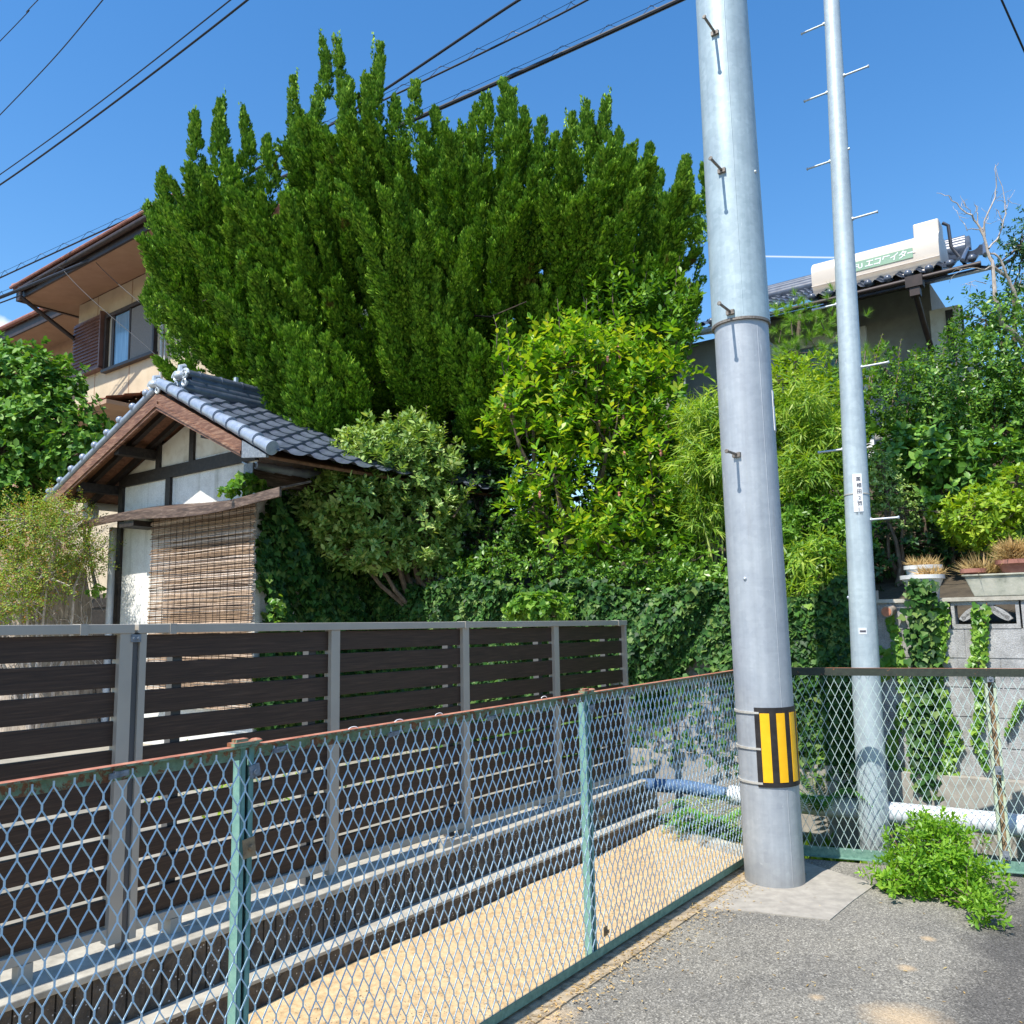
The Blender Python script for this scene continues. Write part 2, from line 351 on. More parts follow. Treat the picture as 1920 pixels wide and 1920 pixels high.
M['alu'] = surf('bronze_aluminium', (.36, .33, .285), (.41, .375, .32), 4, .45, .05)
M['alud'] = surf('dark_aluminium', (.10, .10, .105), (.13, .13, .135), 4, .4, .4)
def slat():
    m, nt, p = mat_new('dark_woodgrain'); v = objvec(nt, (2.2, 2.2, 60)); n = noise(nt, 2.5, 8, .6, v, .4)
    r = ramp(nt, n.outputs[0], [(.3, (.024, .013, .009)), (.55, (.048, .027, .018)), (.75, (.085, .05, .034))])
    nt.links.new(r.outputs[0], p.inputs['Base Color']); p.inputs['Roughness'].default_value = .5; p.inputs['Specular IOR Level'].default_value = .4
    nt.links.new(bump(nt, n.outputs[0], .0015, .5), p.inputs['Normal']); return m
M['slat'] = slat()
M['plaster'] = blockwall('plaster', (.62, .60, .55), (.74, .725, .68), (.80, .79, .75))
M['plaster_old'] = surf('old_plaster', (.50, .43, .33), (.66, .60, .50), 5, .9, c3=(.72, .67, .58))
def wood(name, c1, c2, c3, stretch, scale=3, rough=.6):
    m, nt, p = mat_new(name); v = objvec(nt, stretch); n = noise(nt, scale, 9, .65, v, .6)
    r = ramp(nt, n.outputs[0], [(.28, c1), (.5, c2), (.75, c3)]); nt.links.new(r.outputs[0], p.inputs['Base Color'])
    p.inputs['Roughness'].default_value = rough; nt.links.new(bump(nt, n.outputs[0], .004, .6), p.inputs['Normal']); return m
M['verge'] = wood('verge_board', (.05, .02, .011), (.17, .075, .042), (.36, .22, .14), (3, 3, 22), 2.4)
M['awnwood'] = wood('awning_wood', (.03, .018, .013), (.09, .055, .04), (.28, .2, .15), (3, 3, 22), 2.4)
M['soffit_board'] = wood('soffit_board', (.07, .028, .014), (.19, .085, .045), (.3, .15, .085), (4, 4, 4), 5)
M['darkwood'] = wood('dark_timber', (.008, .006, .005), (.02, .014, .011), (.05, .038, .03), (8, 8, 8), 3)
M['eavewood'] = wood('weathered_eave', (.015, .009, .008), (.05, .03, .024), (.26, .2, .17), (2, 2, 30), 3)
M['tile'] = surf('roof_tile', (.05, .06, .085), (.11, .13, .17), 9, .33, .1, spec=.6)
M['tileedge'] = surf('verge_tile', (.19, .23, .31), (.33, .38, .46), 14, .3, .1, spec=.7)
M['silver'] = surf('silver_glazed_tile', (.45, .47, .5), (.66, .68, .7), 30, .3, .4)
M['browntile'] = surf('brown_tile', (.18, .07, .05), (.36, .15, .11), 8, .6)
M['brownpaint'] = surf('brown_gutter', (.022, .015, .014), (.05, .032, .028), 8, .5)
M['soffit'] = surf('house_soffit', (.36, .225, .15), (.43, .28, .19), 3, .85)
M['cream'] = surf('cream_siding', (.47, .38, .265), (.54, .44, .31), 2.5, .85, c3=(.58, .48, .35), bscale=60)
M['shutter'] = surf('shutter_metal', (.13, .065, .05), (.19, .10, .08), 4, .45)
M['frame'] = surf('window_frame', (.03, .022, .02), (.06, .045, .04), 6, .45)
def glass(name, c1, c2, stretch=(1, 1, 1)):
    m, nt, p = mat_new(name); v = objvec(nt, stretch); n = noise(nt, 4, 3, .5, v)
    r = ramp(nt, n.outputs[0], [(.3, c1), (.7, c2)]); nt.links.new(r.outputs[0], p.inputs['Base Color'])
    p.inputs['Roughness'].default_value = .12; p.inputs['Specular IOR Level'].default_value = .9; return m
M['curtain'] = glass('curtained_glass', (.10, .22, .36), (.28, .45, .62), (9, 9, .3))
M['screen'] = surf('insect_screen', (.17, .16, .155), (.22, .21, .2), 30, .8)
M['pvc'] = surf('white_pipe', (.55, .57, .6), (.72, .73, .75), 5, .35, spec=.6)
M['greypipe'] = surf('grey_gutter', (.45, .45, .43), (.6, .6, .58), 5, .5)
M['pipeshade'] = surf('shaded_white_pipe', (.04, .09, .2), (.09, .17, .3), 8, .6)  # blue tone stands in for shade on the white drain pipe
M['greywall'] = surf('grey_render', (.27, .265, .245), (.35, .345, .32), 6, .9)
M['heater'] = surf('heater_shell', (.60, .53, .46), (.66, .59, .51), 3, .4)
M['heatergreen'] = surf('heater_print', (.22, .36, .25), (.3, .44, .32), 5, .5)
M['cable'] = surf('black_cable', (.010, .013, .022), (.02, .024, .035), 9, .5)
M['bark'] = wood('bark', (.05, .035, .025), (.13, .095, .07), (.24, .19, .14), (6, 6, 2), 6, .9)
M['barkdark'] = wood('dark_bark', (.02, .014, .01), (.05, .035, .026), (.10, .07, .05), (6, 6, 2), 6, .9)
M['palebark'] = wood('pale_dead_wood', (.22, .18, .15), (.42, .36, .31), (.6, .54, .48), (9, 9, 3), 6, .85)
M['stump'] = wood('stump', (.14, .11, .085), (.34, .28, .22), (.5, .43, .34), (14, 14, 2.2), 3, .95)
M['cut'] = surf('cut_wood', (.33, .11, .06), (.5, .22, .13), 20, .9)
M['potwhite'] = surf('pale_pot', (.36, .38, .40), (.6, .61, .6), 9, .7, c3=(.7, .7, .68))
M['planter'] = surf('stained_planter', (.13, .14, .11), (.38, .38, .31), 8, .85, c3=(.52, .5, .42), bscale=60)
M['terracotta'] = surf('terracotta', (.24, .09, .065), (.40, .19, .145), 9, .75)
M['straw'] = leafmat('dry_grass', [(.32, .20, .08), (.55, .38, .17), (.68, .5, .26)], .7, .25, (1.2, 1.1, .8))
M['blindreed'] = None
def reed():
    m, nt, p = mat_new('reed'); g = nt.nodes.new('ShaderNodeNewGeometry')
    r = ramp(nt, g.outputs['Random Per Island'], [(0, (.14, .09, .06)), (.4, (.34, .22, .13)), (.75, (.46, .34, .24)), (1, (.62, .52, .44))])
    v = objvec(nt, (14, 14, 3)); n = noise(nt, 3, 5, .6, v); d = ramp(nt, n.outputs[0], [(.3, (.55, .55, .6)), (.6, (1.1, 1.1, 1.1))])
    c = mix(nt, 1., r.outputs[0], d.outputs[0], 'MULTIPLY'); nt.links.new(c, p.inputs['Base Color']); p.inputs['Roughness'].default_value = .7; return m
M['reed'] = reed()
# foliage
M['juniper'] = leafmat('juniper_scales', [(.06, .135, .014), (.11, .24, .022), (.19, .37, .032), (.36, .54, .065)], .62, .07, (1.4, 1.4, .5), .15, 2.6)
M['osmanthus'] = leafmat('osmanthus_leaf', [(.10, .20, .045), (.19, .32, .075), (.32, .45, .13), (.46, .55, .22)], .45, .25)
M['magnolia'] = leafmat('magnolia_leaf', [(.07, .19, .02), (.13, .30, .025), (.21, .40, .03), (.34, .48, .04), (.46, .50, .06)], .4, .4)
M['bamboo'] = leafmat('bamboo_leaf', [(.12, .26, .03), (.23, .38, .04), (.42, .52, .08)], .45, .4)
M['pine'] = leafmat('pine_needles', [(.10, .24, .03), (.20, .38, .05), (.30, .48, .09)], .5, .3)
M['hedge'] = leafmat('small_leaf', [(.03, .09, .018), (.06, .16, .025), (.12, .26, .035), (.24, .40, .06)], .35, .25)
M['camellia'] = leafmat('camellia_leaf', [(.04, .11, .02), (.08, .20, .03), (.15, .31, .045), (.27, .44, .08)], .42, .2, spec=.35)
M['podocarp'] = leafmat('long_leaf', [(.07, .18, .02), (.13, .28, .03), (.22, .38, .05)], .4, .3)
M['limeleaf'] = leafmat('lime_leaf', [(.14, .28, .02), (.26, .40, .03), (.40, .50, .05)], .38, .35)
M['broadtree'] = leafmat('broad_leaf', [(.05, .14, .025), (.09, .23, .035), (.15, .31, .05), (.22, .37, .08)], .5, .25, spec=.25)
M['rednandina'] = leafmat('fine_red_green_leaf', [(.13, .24, .03), (.20, .36, .04), (.30, .40, .06), (.36, .34, .08), (.40, .16, .06)], .5, .3)
M['ivy'] = leafmat('ivy_leaf_shaded', [(.012, .045, .012), (.022, .075, .018), (.038, .115, .024), (.08, .18, .04), (.15, .22, .06)], .5, .2, spec=.25)  # leaf tone darkened to carry the shade over the ivy bank
M['ivylime_sunlit'] = leafmat('ivy_leaf_sunlit', [(.07, .19, .03), (.14, .30, .04), (.28, .42, .07)], .35, .35)  # paler copy of the ivy leaf with sunlight put into its colour
M['weed'] = leafmat('weed_leaf', [(.11, .27, .02), (.19, .38, .03), (.31, .50, .06)], .4, .4)
M['fern'] = leafmat('fern_leaf', [(.05, .17, .03), (.10, .28, .04), (.2, .40, .08)], .45, .3)
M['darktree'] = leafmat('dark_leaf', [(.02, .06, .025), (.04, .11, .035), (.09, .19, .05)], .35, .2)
M['redfruit'] = surf('pink_seed_pod', (.42, .12, .11), (.6, .28, .22), 30, .5)
M['drytwig'] = surf('dry_leaf', (.20, .09, .04), (.38, .2, .09), 30, .8)
# ================================================================== setting
def sheet(name, pts, z, mat, thick=.3, kind='structure'):
    P = [np.array([p[0], p[1], z]) for p in pts]
    return tag(MB().prism(P, (0, 0, -thick)).build(name, mat), kind=kind)
tag(MB().abz(-900, 900, -900, 900, -.8, -.42).build('ground', M['soil']), kind='structure')
BL = 2.13                                  # the street side mesh fence runs along b = BL
def strip(name, a0, a1, b0, b1, z0, z1, mat): return tag(MB().abz(a0, a1, b0, b1, z0, z1).build(name, mat), kind='structure')
sheet('road', [W(-30, -30, 0), W(5.95+1.9*.25, -1.2, 0), W(5.86, .6, 0), W(5.50, 2.0, 0), W(5.36, BL+.02, 0), W(-30, BL+.02, 0)], 0, M['asphalt'], .42)
kerbp = [W(-6, BL-.10, 0), W(5.40, BL-.10, 0), W(5.50, 1.97, 0), W(5.44, 1.85, 0), W(5.37, 1.93, 0), W(5.30, BL-.02, 0), W(-6, BL-.02, 0)]
tag(MB().abz(-6, 5.35, BL-.12, BL+.06, -.3, .008).build('kerb_strip', M['dirt']), kind='structure')
pad = [G(1292, 1705), G(1420, 1712), G(1556, 1727), G(1600, 1690), G(1642, 1660), G(1508, 1618), G(1400, 1612), G(1385, 1622)]
sheet('concrete_pad', pad, .006, M['concrete_pad'], .2)
# gravelly sand bed between the fence and the low wall
def sandbed():
    V = []; F = []; na, nb = 140, 22
    for i in range(na):
        for j in range(nb):
            a = -4+(5.72+4)*i/(na-1); b = BL+.055+(2.985-BL-.055)*j/(nb-1)
            z = -.012+.012*math.sin(a*3.1+b*5)*math.cos(a*1.3)+.03*(j/(nb-1))**2+random.uniform(-.003, .003)
            V.append(W(a, b, z))
    for i in range(na-1):
        for j in range(nb-1): q = i*nb+j; F.append((q, q+nb, q+nb+1, q+1))
    tag(mkobj('sand_bed', rawmesh('sand_bed', V, F, True), M['sand']), kind='structure')
sandbed()
tag(MB().prism([W(5.70, 3.02, .03), W(5.36, BL+.06, .03), W(5.45, BL+.0, .03), W(5.80, 3.02, .03)], (0, 0, -.4)).build('border_kerb', M['concrete']), kind='structure')
strip('parking_lot', -12, 6.45, 3.36, 30, -.3, .30, M['lot'])
# raised garden terrain behind the wall, climbing to the houses
def terrain():
    V = []; F = []; na, nb = 40, 60
    for i in range(na):
        for j in range(nb):
            a = 6.62+34*(i/(na-1))**1.6; b = -34+80*j/(nb-1)
            z = 1.42+.32*(a-6.62)+.08*math.sin(b*1.7+a)
            if a > 14: z = 1.42+.32*7.4
            V.append(W(a, b, min(z, 3.8)))
    for i in range(na-1):
        for j in range(nb-1): q = i*nb+j; F.append((q, q+nb, q+nb+1, q+1))
    for j in range(nb): V.append(V[j]+np.array([0, 0, -2.2]))
    base = na*nb
    for j in range(nb-1): F.append((j, j+1, base+j+1, base+j))
    tag(mkobj('terrain', rawmesh('terrain', V, F, True), M['soil']), kind='structure')
terrain()
# ================================================================== low split-block wall under the slat fence
t = thing('low_block_wall', 'low wall of dark split blocks with pale capping below the brown slat fence', 'wall', W(1.5, 3.1, 0))
MB().abz(-4, 5.72, 2.99, 3.5, -.3, .115).build('footing', M['split'], t)
MB().abz(-4, 5.725, 2.982, 3.085, .115, .128).build('footing_ledge', M['concrete'], t)
m = MB(); a = -4.0; i = 0
while a < 5.70:                                     # ribbed face: narrow vertical fins
    wd = .058+.006*math.sin(i*7.3); m.abz(a, min(a+wd, 5.71), 3.083+random.uniform(-.006, .004), 3.2, .129, .312); a += wd+.007; i += 1
m.abz(-4, 5.705, 3.10, 3.44, .129, .308)
m.build('split_face_blocks', M['split'], t)
MB().abz(-4, 5.72, 3.068, 3.46, .312, .338).build('capping', M['concrete'], t, bevel=.004)
# ================================================================== mesh fences
def mesh_run(p0, u, L, z0, z1, name, mat, parent, px=.056, ph=.114, nodeh=.017, r=.0021, phase=0.0):
    """expanded diamond mesh: nodes are short upright bars, strands slope between them"""
    u = nrm(u); nn = nrm(np.cross(u, Z)); m = MB()
    ncol = int(L/(px/2)); nrow = int((z1-z0)/(ph/2))+1
    def st(p, q, w1, d1):
        m.box((p+q)/2, nrm(q-p), nrm(np.cross(q-p, nn)), nn, np.linalg.norm(q-p)+.0016, w1, d1)
    for i in range(ncol+1):
        for j in range(nrow+1):
            if (i+j) % 2: continue
            s = i*px/2; zt = z1-.004-j*ph/2+phase
            c = p0+u*s+Z*zt
            if zt < z0-.01 or s > L: continue
            st(c+Z*nodeh/2, c-Z*nodeh/2, r*2.0, r*1.6)
            for sg in (-1, 1):
                s2 = s+sg*px/2
                if s2 < 0 or s2 > L: continue
                a_ = c-Z*nodeh/2+u*sg*r*.4; b_ = p0+u*s2+Z*(zt-ph/2+nodeh/2)-u*sg*r*.4
                off = nn*(.0022*sg)
                if b_[2] > z0-.02: st(a_+off, b_+off, r*1.4, r*1.6)
    return m.build(name, mat, parent)
FZ1 = 1.198
tL = thing('mesh_fence', 'long rust-topped green fence of blue-grey diamond mesh slanting across the sand bed', 'fence', W(3.4, BL, 0))
MB().abz(-2.5, 5.42, BL-.016, BL+.016, FZ1-.006, FZ1).abz(-2.5, 5.42, BL+.010, BL+.015, FZ1-.042, FZ1-.0062).build('top_rail', M['rail'], tL)
MB().abz(-2.5, 5.40, BL-.022, BL-.017, .022, .058).abz(-2.5, 5.40, BL-.0168, BL+.014, .022, .027).build('bottom_rail', M['railb'], tL)
mesh_run(W(-2.4, BL-.006, 0), A, 7.78, .05, FZ1-.018, 'mesh', M['wire'], tL, px=.049, ph=.102, nodeh=.015)
def lpost(p, ax, mat1, name, parent, web='rustshade', z1=FZ1-.008, wd=.044, flange=.034, zb=0.0):
    """C-channel post open towards the street"""
    ax = nrm(ax); nn = nrm(np.cross(Z, ax)); 
    if nn@(C0-p) < 0: nn = -nn
    m = MB(); p = np.array([p[0], p[1], 0])
    m.box(p-nn*.018+Z*(z1+zb)/2, ax, nn, Z, wd, .004, z1-zb)
    for s in (-1, 1):
        m.box(p+ax*s*(wd/2-.002)+Z*(z1+zb)/2, ax, nn, Z, .004, flange, z1-zb)
        m.box(p+ax*s*(wd/2-.009)+nn*(flange/2-.002)+Z*(z1+zb)/2, ax, nn, Z, .0139, .004, z1-zb)
    o = m.build(name, mat1, parent)
    MB().box(p-nn*.0125+Z*(z1+zb)/2, ax, nn, Z, wd-.009, .003, z1-zb-.004).build('rusty_web', M[web], o)
    return o
aP1 = ab(PB(463, 1600, BL))[0]; aP2 = ab(PB(1112, 1600, BL))[0]
po = lpost(W(aP1, BL+.024, 0), A, M['post'], 'post', tL)
po2 = lpost(W(aP2, BL+.024, 0), A, M['post'], 'post', tL)
lpost(W(5.42, BL+.03, 0), A, M['post'], 'post', tL)
# weathered post caps, clips and bolted plates
for aa in (aP1, aP2):
    MB().box(W(aa-.02, BL, FZ1+.006), A, B, Z, .085, .036, .010).ball(W(aa+.02, BL-.004, FZ1+.010), .010, 5, (2.0, 1, .8)).box(W(aa-.03, BL+.002, FZ1+.014), A, B, Z, .04, .024, .012).build('post_cap', M['rail'], tL)
    MB().box(W(aa+.012, BL-.012, FZ1-.075), nrm(A+.2*Z), B, nrm(Z-.2*A), .034, .006, .036).lathe(W(aa+.012, BL-.022, FZ1-.078), [(.008, 0), (.008, .010)], 6, B).build('clamp_plate', M['greyplate'], tL)
def plate(aa, z, mat, sz=.034, tilt=.1):
    m = MB().box(W(aa, BL-.013, z), nrm(A+tilt*Z), B, nrm(Z-tilt*A), sz, .004, sz*1.35)
    m.lathe(W(aa+.004, BL-.026, z), [(.0085, 0), (.0095, .004), (.0095, .011)], 6, B)
    return m.build('clamp_plate', mat, tL)
plate(ab(PB(462, 1588, BL))[0], PB(462, 1588, BL)[2], M['rustplate'], .04)
plate(ab(PB(1122, 1530, BL))[0], PB(1122, 1530, BL)[2], M['rustplate'], .03, 0)
plate(ab(PB(1131, 1745, BL))[0], PB(1131, 1745, BL)[2], M['rustplate'], .03, 0)
for x, y in ((223, 1452), (525, 1405), (738, 1376), (922, 1346), (1073, 1316), (1182, 1300), (1272, 1283)):
    q = PB(x, y, BL-.012)
    MB().box(q, nrm(A+.1*Z), B, Z, .05, .008, .014).box(q+Z*.004+A*.004, nrm(A-.1*Z), B, Z, .034, .012, .006).build('mesh_clip', M['greyplate'], tL)
for x, y in ((662, 1366), (748, 1352), (823, 1340), (1020, 1308)):
    q = PB(x, y, BL); th = np.linspace(.2, 2.9, 9)
    MB().tube([q+A*.022*np.cos(k)+Z*(.010*np.sin(k)-.004) for k in th], .0016, 5).build('tie_wire', M['white'], tL)
# right-hand run, from the corner behind the pole to beyond the frame
cR = W(5.47, 2.12, 0); dR = nrm(W(5.92, .45, 0)-cR)
tR = thing('mesh_fence', 'dark-railed diamond mesh fence behind the two steel poles and the bright green weed', 'fence', cR+dR*1.5)
RN = nrm(np.cross(Z, dR)); RN = RN if RN@(C0-cR) > 0 else -RN
LR = 4.2
MB().box(cR+dR*LR/2+Z*(FZ1-.003), dR, RN, Z, LR, .034, .006).box(cR+dR*LR/2+Z*(FZ1-.027)+RN*.0145, dR, RN, Z, LR, .005, .042).build('top_rail', M['rail_r'], tR)
MB().box(cR+dR*LR/2+Z*.05-RN*.004, dR, RN, Z, LR, .005, .06).box(cR+dR*LR/2+Z*.022+RN*.006, dR, RN, Z, LR, .03, .005).build('bottom_rail', M['railb'], tR)
mesh_run(cR+dR*.03-RN*.0, dR, LR-.05, .045, FZ1-.02, 'mesh', M['wire2'], tR, px=.050, ph=.105, nodeh=.004, r=.0019)
def onR(x, y, off=0.0):
    d = ray(x, y); return C0+d*(((cR+RN*off-C0)@RN)/(d@RN))
sP = (onR(1872, 1450)-cR)@dR
lpost(cR+dR*sP-RN*.026, dR, M['post_pale'], 'post', tR, 'rustplate', wd=.06)
lpost(cR+dR*(sP+1.75)-RN*.026, dR, M['post_pale'], 'post', tR, 'rustplate', wd=.06)
for z in (FZ1-.055, .60, .115):
    MB().box(cR+dR*sP+Z*z+RN*.012, dR, RN, Z, .035, .005, .05).lathe(cR+dR*sP+Z*z+RN*.014, [(.009, 0), (.009, .010)], 6, RN).build('clamp_plate', M['greyplate'], tR)
# ================================================================== brown slat fences on the low wall
SB = 3.2
def zt(a): return 1.556-.0088*(a-1.7)
def zb(a): return .405-.010*(a-1.7)
aD = ab(PB(237, 1400, SB))[0]; aE = ab(PB(1171, 1300, SB))[0]
a1 = ab(PB(621, 1400, SB))[0]; a2 = ab(PB(869, 1350, SB))[0]; a3 = ab(PB(1040, 1300, SB))[0]
def slats(t, s0, s1):
    top = (zt(s0)+zt(s1))/2-.042; bot = (zb(s0)+zb(s1))/2+.034; n = 10; pitch = (top-bot+.017)/n
    m = MB()
    for i in range(n):
        z1_ = top-i*pitch; z0_ = z1_-(pitch-.017)
        dz = lambda a: (zt(a)-(zt(s0)+zt(s1))/2)
        p = [W(s0, SB-.004, z0_+dz(s0)), W(s1, SB-.004, z0_+dz(s1)), W(s1, SB-.004, z1_+dz(s1)), W(s0, SB-.004, z1_+dz(s0))]
        m.prism(p, B*.024)
    o = m.build('slat_panel', M['slat'], t, bevel=.002)
    return top, pitch
def rbeam(t, name, s0, s1, fz, h, d, mat, off=0.0):
    p = [W(s0, SB-d/2+off, fz(s0)-h), W(s1, SB-d/2+off, fz(s1)-h), W(s1, SB-d/2+off, fz(s1)), W(s0, SB-d/2+off, fz(s0))]
    return MB().prism(p, B*d).build(name, mat, t, bevel=.002)
def fpost(t, a, wd=.055, d=.05, off=-.003, z0=None, mat='alu'):
    return MB().abz(a-wd/2, a+wd/2, SB-d/2+off, SB+d/2+off, zb(a)-.03 if z0 is None else z0, zt(a)-.036).build('post', M[mat], t, bevel=.002)
t1 = thing('slat_fence', 'brown slatted privacy fence, left section running out of the picture beside the joint post', 'fence', W(.6, SB, .34))
t2 = thing('slat_fence', 'brown slatted privacy fence, long right section ending in front of the ivy hedge', 'fence', W(3.5, SB, .34))
LS = -3.0
rbeam(t1, 'top_rail', LS, aD-.002, zt, .036, .06, M['alu'], -.004); rbeam(t2, 'top_rail', aD+.012, aE+.02, zt, .036, .06, M['alu'], -.004)
rbeam(t1, 'bottom_rail', LS, aD-.015, lambda a: zb(a)+.030, .035, .045, M['alu'])
rbeam(t2, 'bottom_rail', aD+.035, aE, lambda a: zb(a)+.030, .035, .045, M['alu'])
caps = []
slats(t1, LS, aD-.055); fpost(t1, aD-.032, .052, .055)
MB().abz(aD+.000, aD+.022, SB-.018, SB+.03, .34, zt(aD)-.037).build('joint_post', M['alud'], t1, bevel=.002)
MB().box(W(aD+.004, SB-.030, zt(aD)-.055), A, B, Z, .04, .01, .030).lathe(W(aD-.004, SB-.039, zt(aD)-.056), [(.006, 0), (.006, .005)], 10, B).lathe(W(aD+.014, SB-.039, zt(aD)-.056), [(.006, 0), (.006, .005)], 10, B).build('bracket', M['greyplate'], t1)
fpost(t2, aD+.037, .028, .055)
pts = [aD+.05, a1, a2, a3, aE-.012]
for k, (s0, s1) in enumerate(zip(pts[:-1], pts[1:])):
    slats(t2, s0+(.0 if k == 0 else .027), s1-(.027 if k < 3 else .012))
    if k == 0: pass
for a_ in (a1, a2, a3): fpost(t2, a_)
fpost(t2, aE, .024, .055)
for tt, a_ in ((t1, aD-.5), (t1, aD-1.4), (t2, aD+.22), (t2, a1-.1), (t2, a2-.08), (t2, a3-.12), (t2, aE-.2)):      # supports standing behind, feet on the capping
    MB().abz(a_-.022, a_+.022, SB+.028, SB+.07, .339, zt(a_)-.05).build('rear_support', M['alud'], tt)
for tt, a_ in ((t1, aD-.34), (t2, aD+.22), (t2, a2-.01), (t1, aD-1.2)):
    MB().abz(a_-.024, a_+.024, SB-.024, SB+.024, .339, zb(a_)-.006).build('foot', M['alu'], tt)
for tt, a_ in ((t1, aD-.20), (t2, aD+.16), (t2, a2), (t2, aE-.10)):
    MB().abz(a_-.014, a_+.014, SB-.037, SB+.028, zt(a_)-.040, zt(a_)+.002).build('rail_joint', M['alu'], tt)
# ================================================================== steel poles
def curveplate(c0, c1, r0, r1, az0, az1, thick, n=14):
    """strip hugging a leaning tapered cylinder between azimuths (radians, world) and heights given by end centres"""
    m = MB(); V = []; 
    for k in range(n+1):
        t = az0+(az1-az0)*k/n; d = np.array([math.cos(t), math.sin(t), 0])
        for c, r in ((c0, r0), (c1, r1)):
            V.append(c+d*(r+.0005)); V.append(c+d*(r+thick))
    F = []
    for k in range(n):
        q = 4*k; F += [(q+1, q+5, q+7, q+3), (q, q+2, q+6, q+4), (q, q+4, q+5, q+1), (q+2, q+3, q+7, q+6)]
    F += [(0, 1, 3, 2), (4*n, 4*n+2, 4*n+3, 4*n+1)]
    return m.add(V, F)
pb = np.array([1.503, 5.12, 0]); Pt = DY(1352, 0, 5.12)
def ax1(z): return pb+(Pt-pb)*z/Pt[2]
def width_r(wpx, c):                       # radius that shows as wpx wide at centre c
    q = CR.T@(c-C0); return wpx/2*(-q[2])/FPX
zj = DY(1388, 612, 5.12)[2]
def rlow(z): return np.interp(z, [0, zj], [width_r(109, ax1(0)), width_r(98, ax1(zj))])
def rup(z): return np.interp(z, [zj, Pt[2]], [width_r(105.5, ax1(zj)), width_r(92, Pt)])
t = thing('utility_pole', 'thick galvanised steel utility pole with a black and yellow warning band at its base', 'utility pole', pb)
zz = np.linspace(-.3, zj+.3, 12); MB().tube([ax1(z) for z in zz], [rlow(z) for z in zz], 48).build('lower_shaft', M['galvlow'], t, True)
zz = np.linspace(zj, 9.5, 14)
m = MB(); P = [ax1(z) for z in zz]; R = [rup(z) if z < Pt[2] else rup(Pt[2])*(1-(z-Pt[2])*.02) for z in zz]; m.tube(P, R, 48); m.build('upper_sleeve', M['galv2'], t, True)
m = MB(); m.tube([ax1(zj-.012), ax1(zj+.004)], [rup(zj)+.002]*2, 48); m.build('joint_ring', M['bolt'], t, True)
# seam down the side of the shaft
cz = math.atan2(-pb[1], -pb[0])             # azimuth facing the camera
for (z0, z1, rr, mm, az) in ((zj+.02, 6.0, rup, 'galv2', cz+.10), (.0, zj-.02, rlow, 'galvlow', cz+.62)):
    P = []; 
    for z in np.linspace(z0, z1, 16):
        P.append(ax1(z)+np.array([math.cos(az), math.sin(az), 0])*(np.interp(z, [z0, z1], [rr(z0), rr(z1)])-.001))
    MB().tube(P, .0028, 5).build('weld_seam', M[mm], t)
def frontpoint(x, y, ax, rr):               # point on the shaft's near side seen at the pixel
    d = ray(x, y); best = None
    s = 4.0
    for s in np.linspace(3, 8, 5000):
        p = C0+d*s
        c = ax(p[2])
        if np.linalg.norm((p-c)[:2]) <= rr(p[2]): return p
    return C0+d*5
for i, (x, y) in enumerate(((1341, 62), (1354, 320), (1370, 585), (1382, 852))):
    p = frontpoint(x, y, ax1, rup if y < 600 else rlow); c = ax1(p[2]); d = nrm(np.append((p-c)[:2], 0)); d = nrm(nrm(d)*.6+np.array([-.61, -.79, 0])*.4)
    L = .18 if i < 3 else .14
    MB().tube([p-d*.03, p+d*L], [.0085, .0085], 10).lathe(p+d*L, [(.013, 0), (.014, .004), (.011, .008)], 10, d).box(p+d*.006+Z*-.004, d, np.cross(Z, d), Z, .022, .05, .028).build('step_bolt', M['bolt'], t, True)
for x, y in ((1397, 1085), (1416, 322)):
    p = frontpoint(x, y, ax1, rlow if y > 600 else rup); c = ax1(p[2]); d = nrm(np.append((p-c)[:2], 0))
    MB().ball(p, .011, 5).build('rivet', M['boltz'], t, True)
def wrap(name, z0, z1, az0, az1, thick, mat, parent, ax=ax1, rr=rlow, n=16):
    return curveplate(ax(z0), ax(z1), rr(z0), rr(z1), az0, az1, thick, n).build(name, mat, parent, True)
zw0 = frontpoint(1450, 1477, ax1, rlow)[2]; zw1 = frontpoint(1450, 1327, ax1, rlow)[2]
def vis(deg): return cz+math.radians(deg)   # degrees to the right of the camera-facing line
cz2 = math.atan2(HC*0-ax1(.7)[1], -ax1(.7)[0]); cz = cz2
wb = wrap('warning_band', zw0, zw1, vis(-20), vis(150), .006, M['black'], t, n=24)
for k in range(5):
    c = -1+30.5*k; wrap('reflective_stripe', zw0+.028, zw1-.032, vis(c-8.7), vis(c+8.7), .0085, M['yellow'], wb, n=5)
for zz_ in (frontpoint(1450, 1337, ax1, rlow)[2], frontpoint(1450, 1405, ax1, rlow)[2], frontpoint(1450, 1470, ax1, rlow)[2]):
    wrap('steel_strap', zz_-.006, zz_+.006, vis(-210), vis(-11), .0078, M['strap'], wb, n=30)
zn0 = DY(1446, 812, 5.1)[2]; zn1 = DY(1440, 738, 5.1)[2]
np_ = wrap('name_plate', zn0, zn1, vis(71), vis(120), .004, M['white'], t, n=8)
wrap('plate_print', zn0+.16, zn0+.20, vis(76), vis(82), .005, M['ink'], np_, n=2)
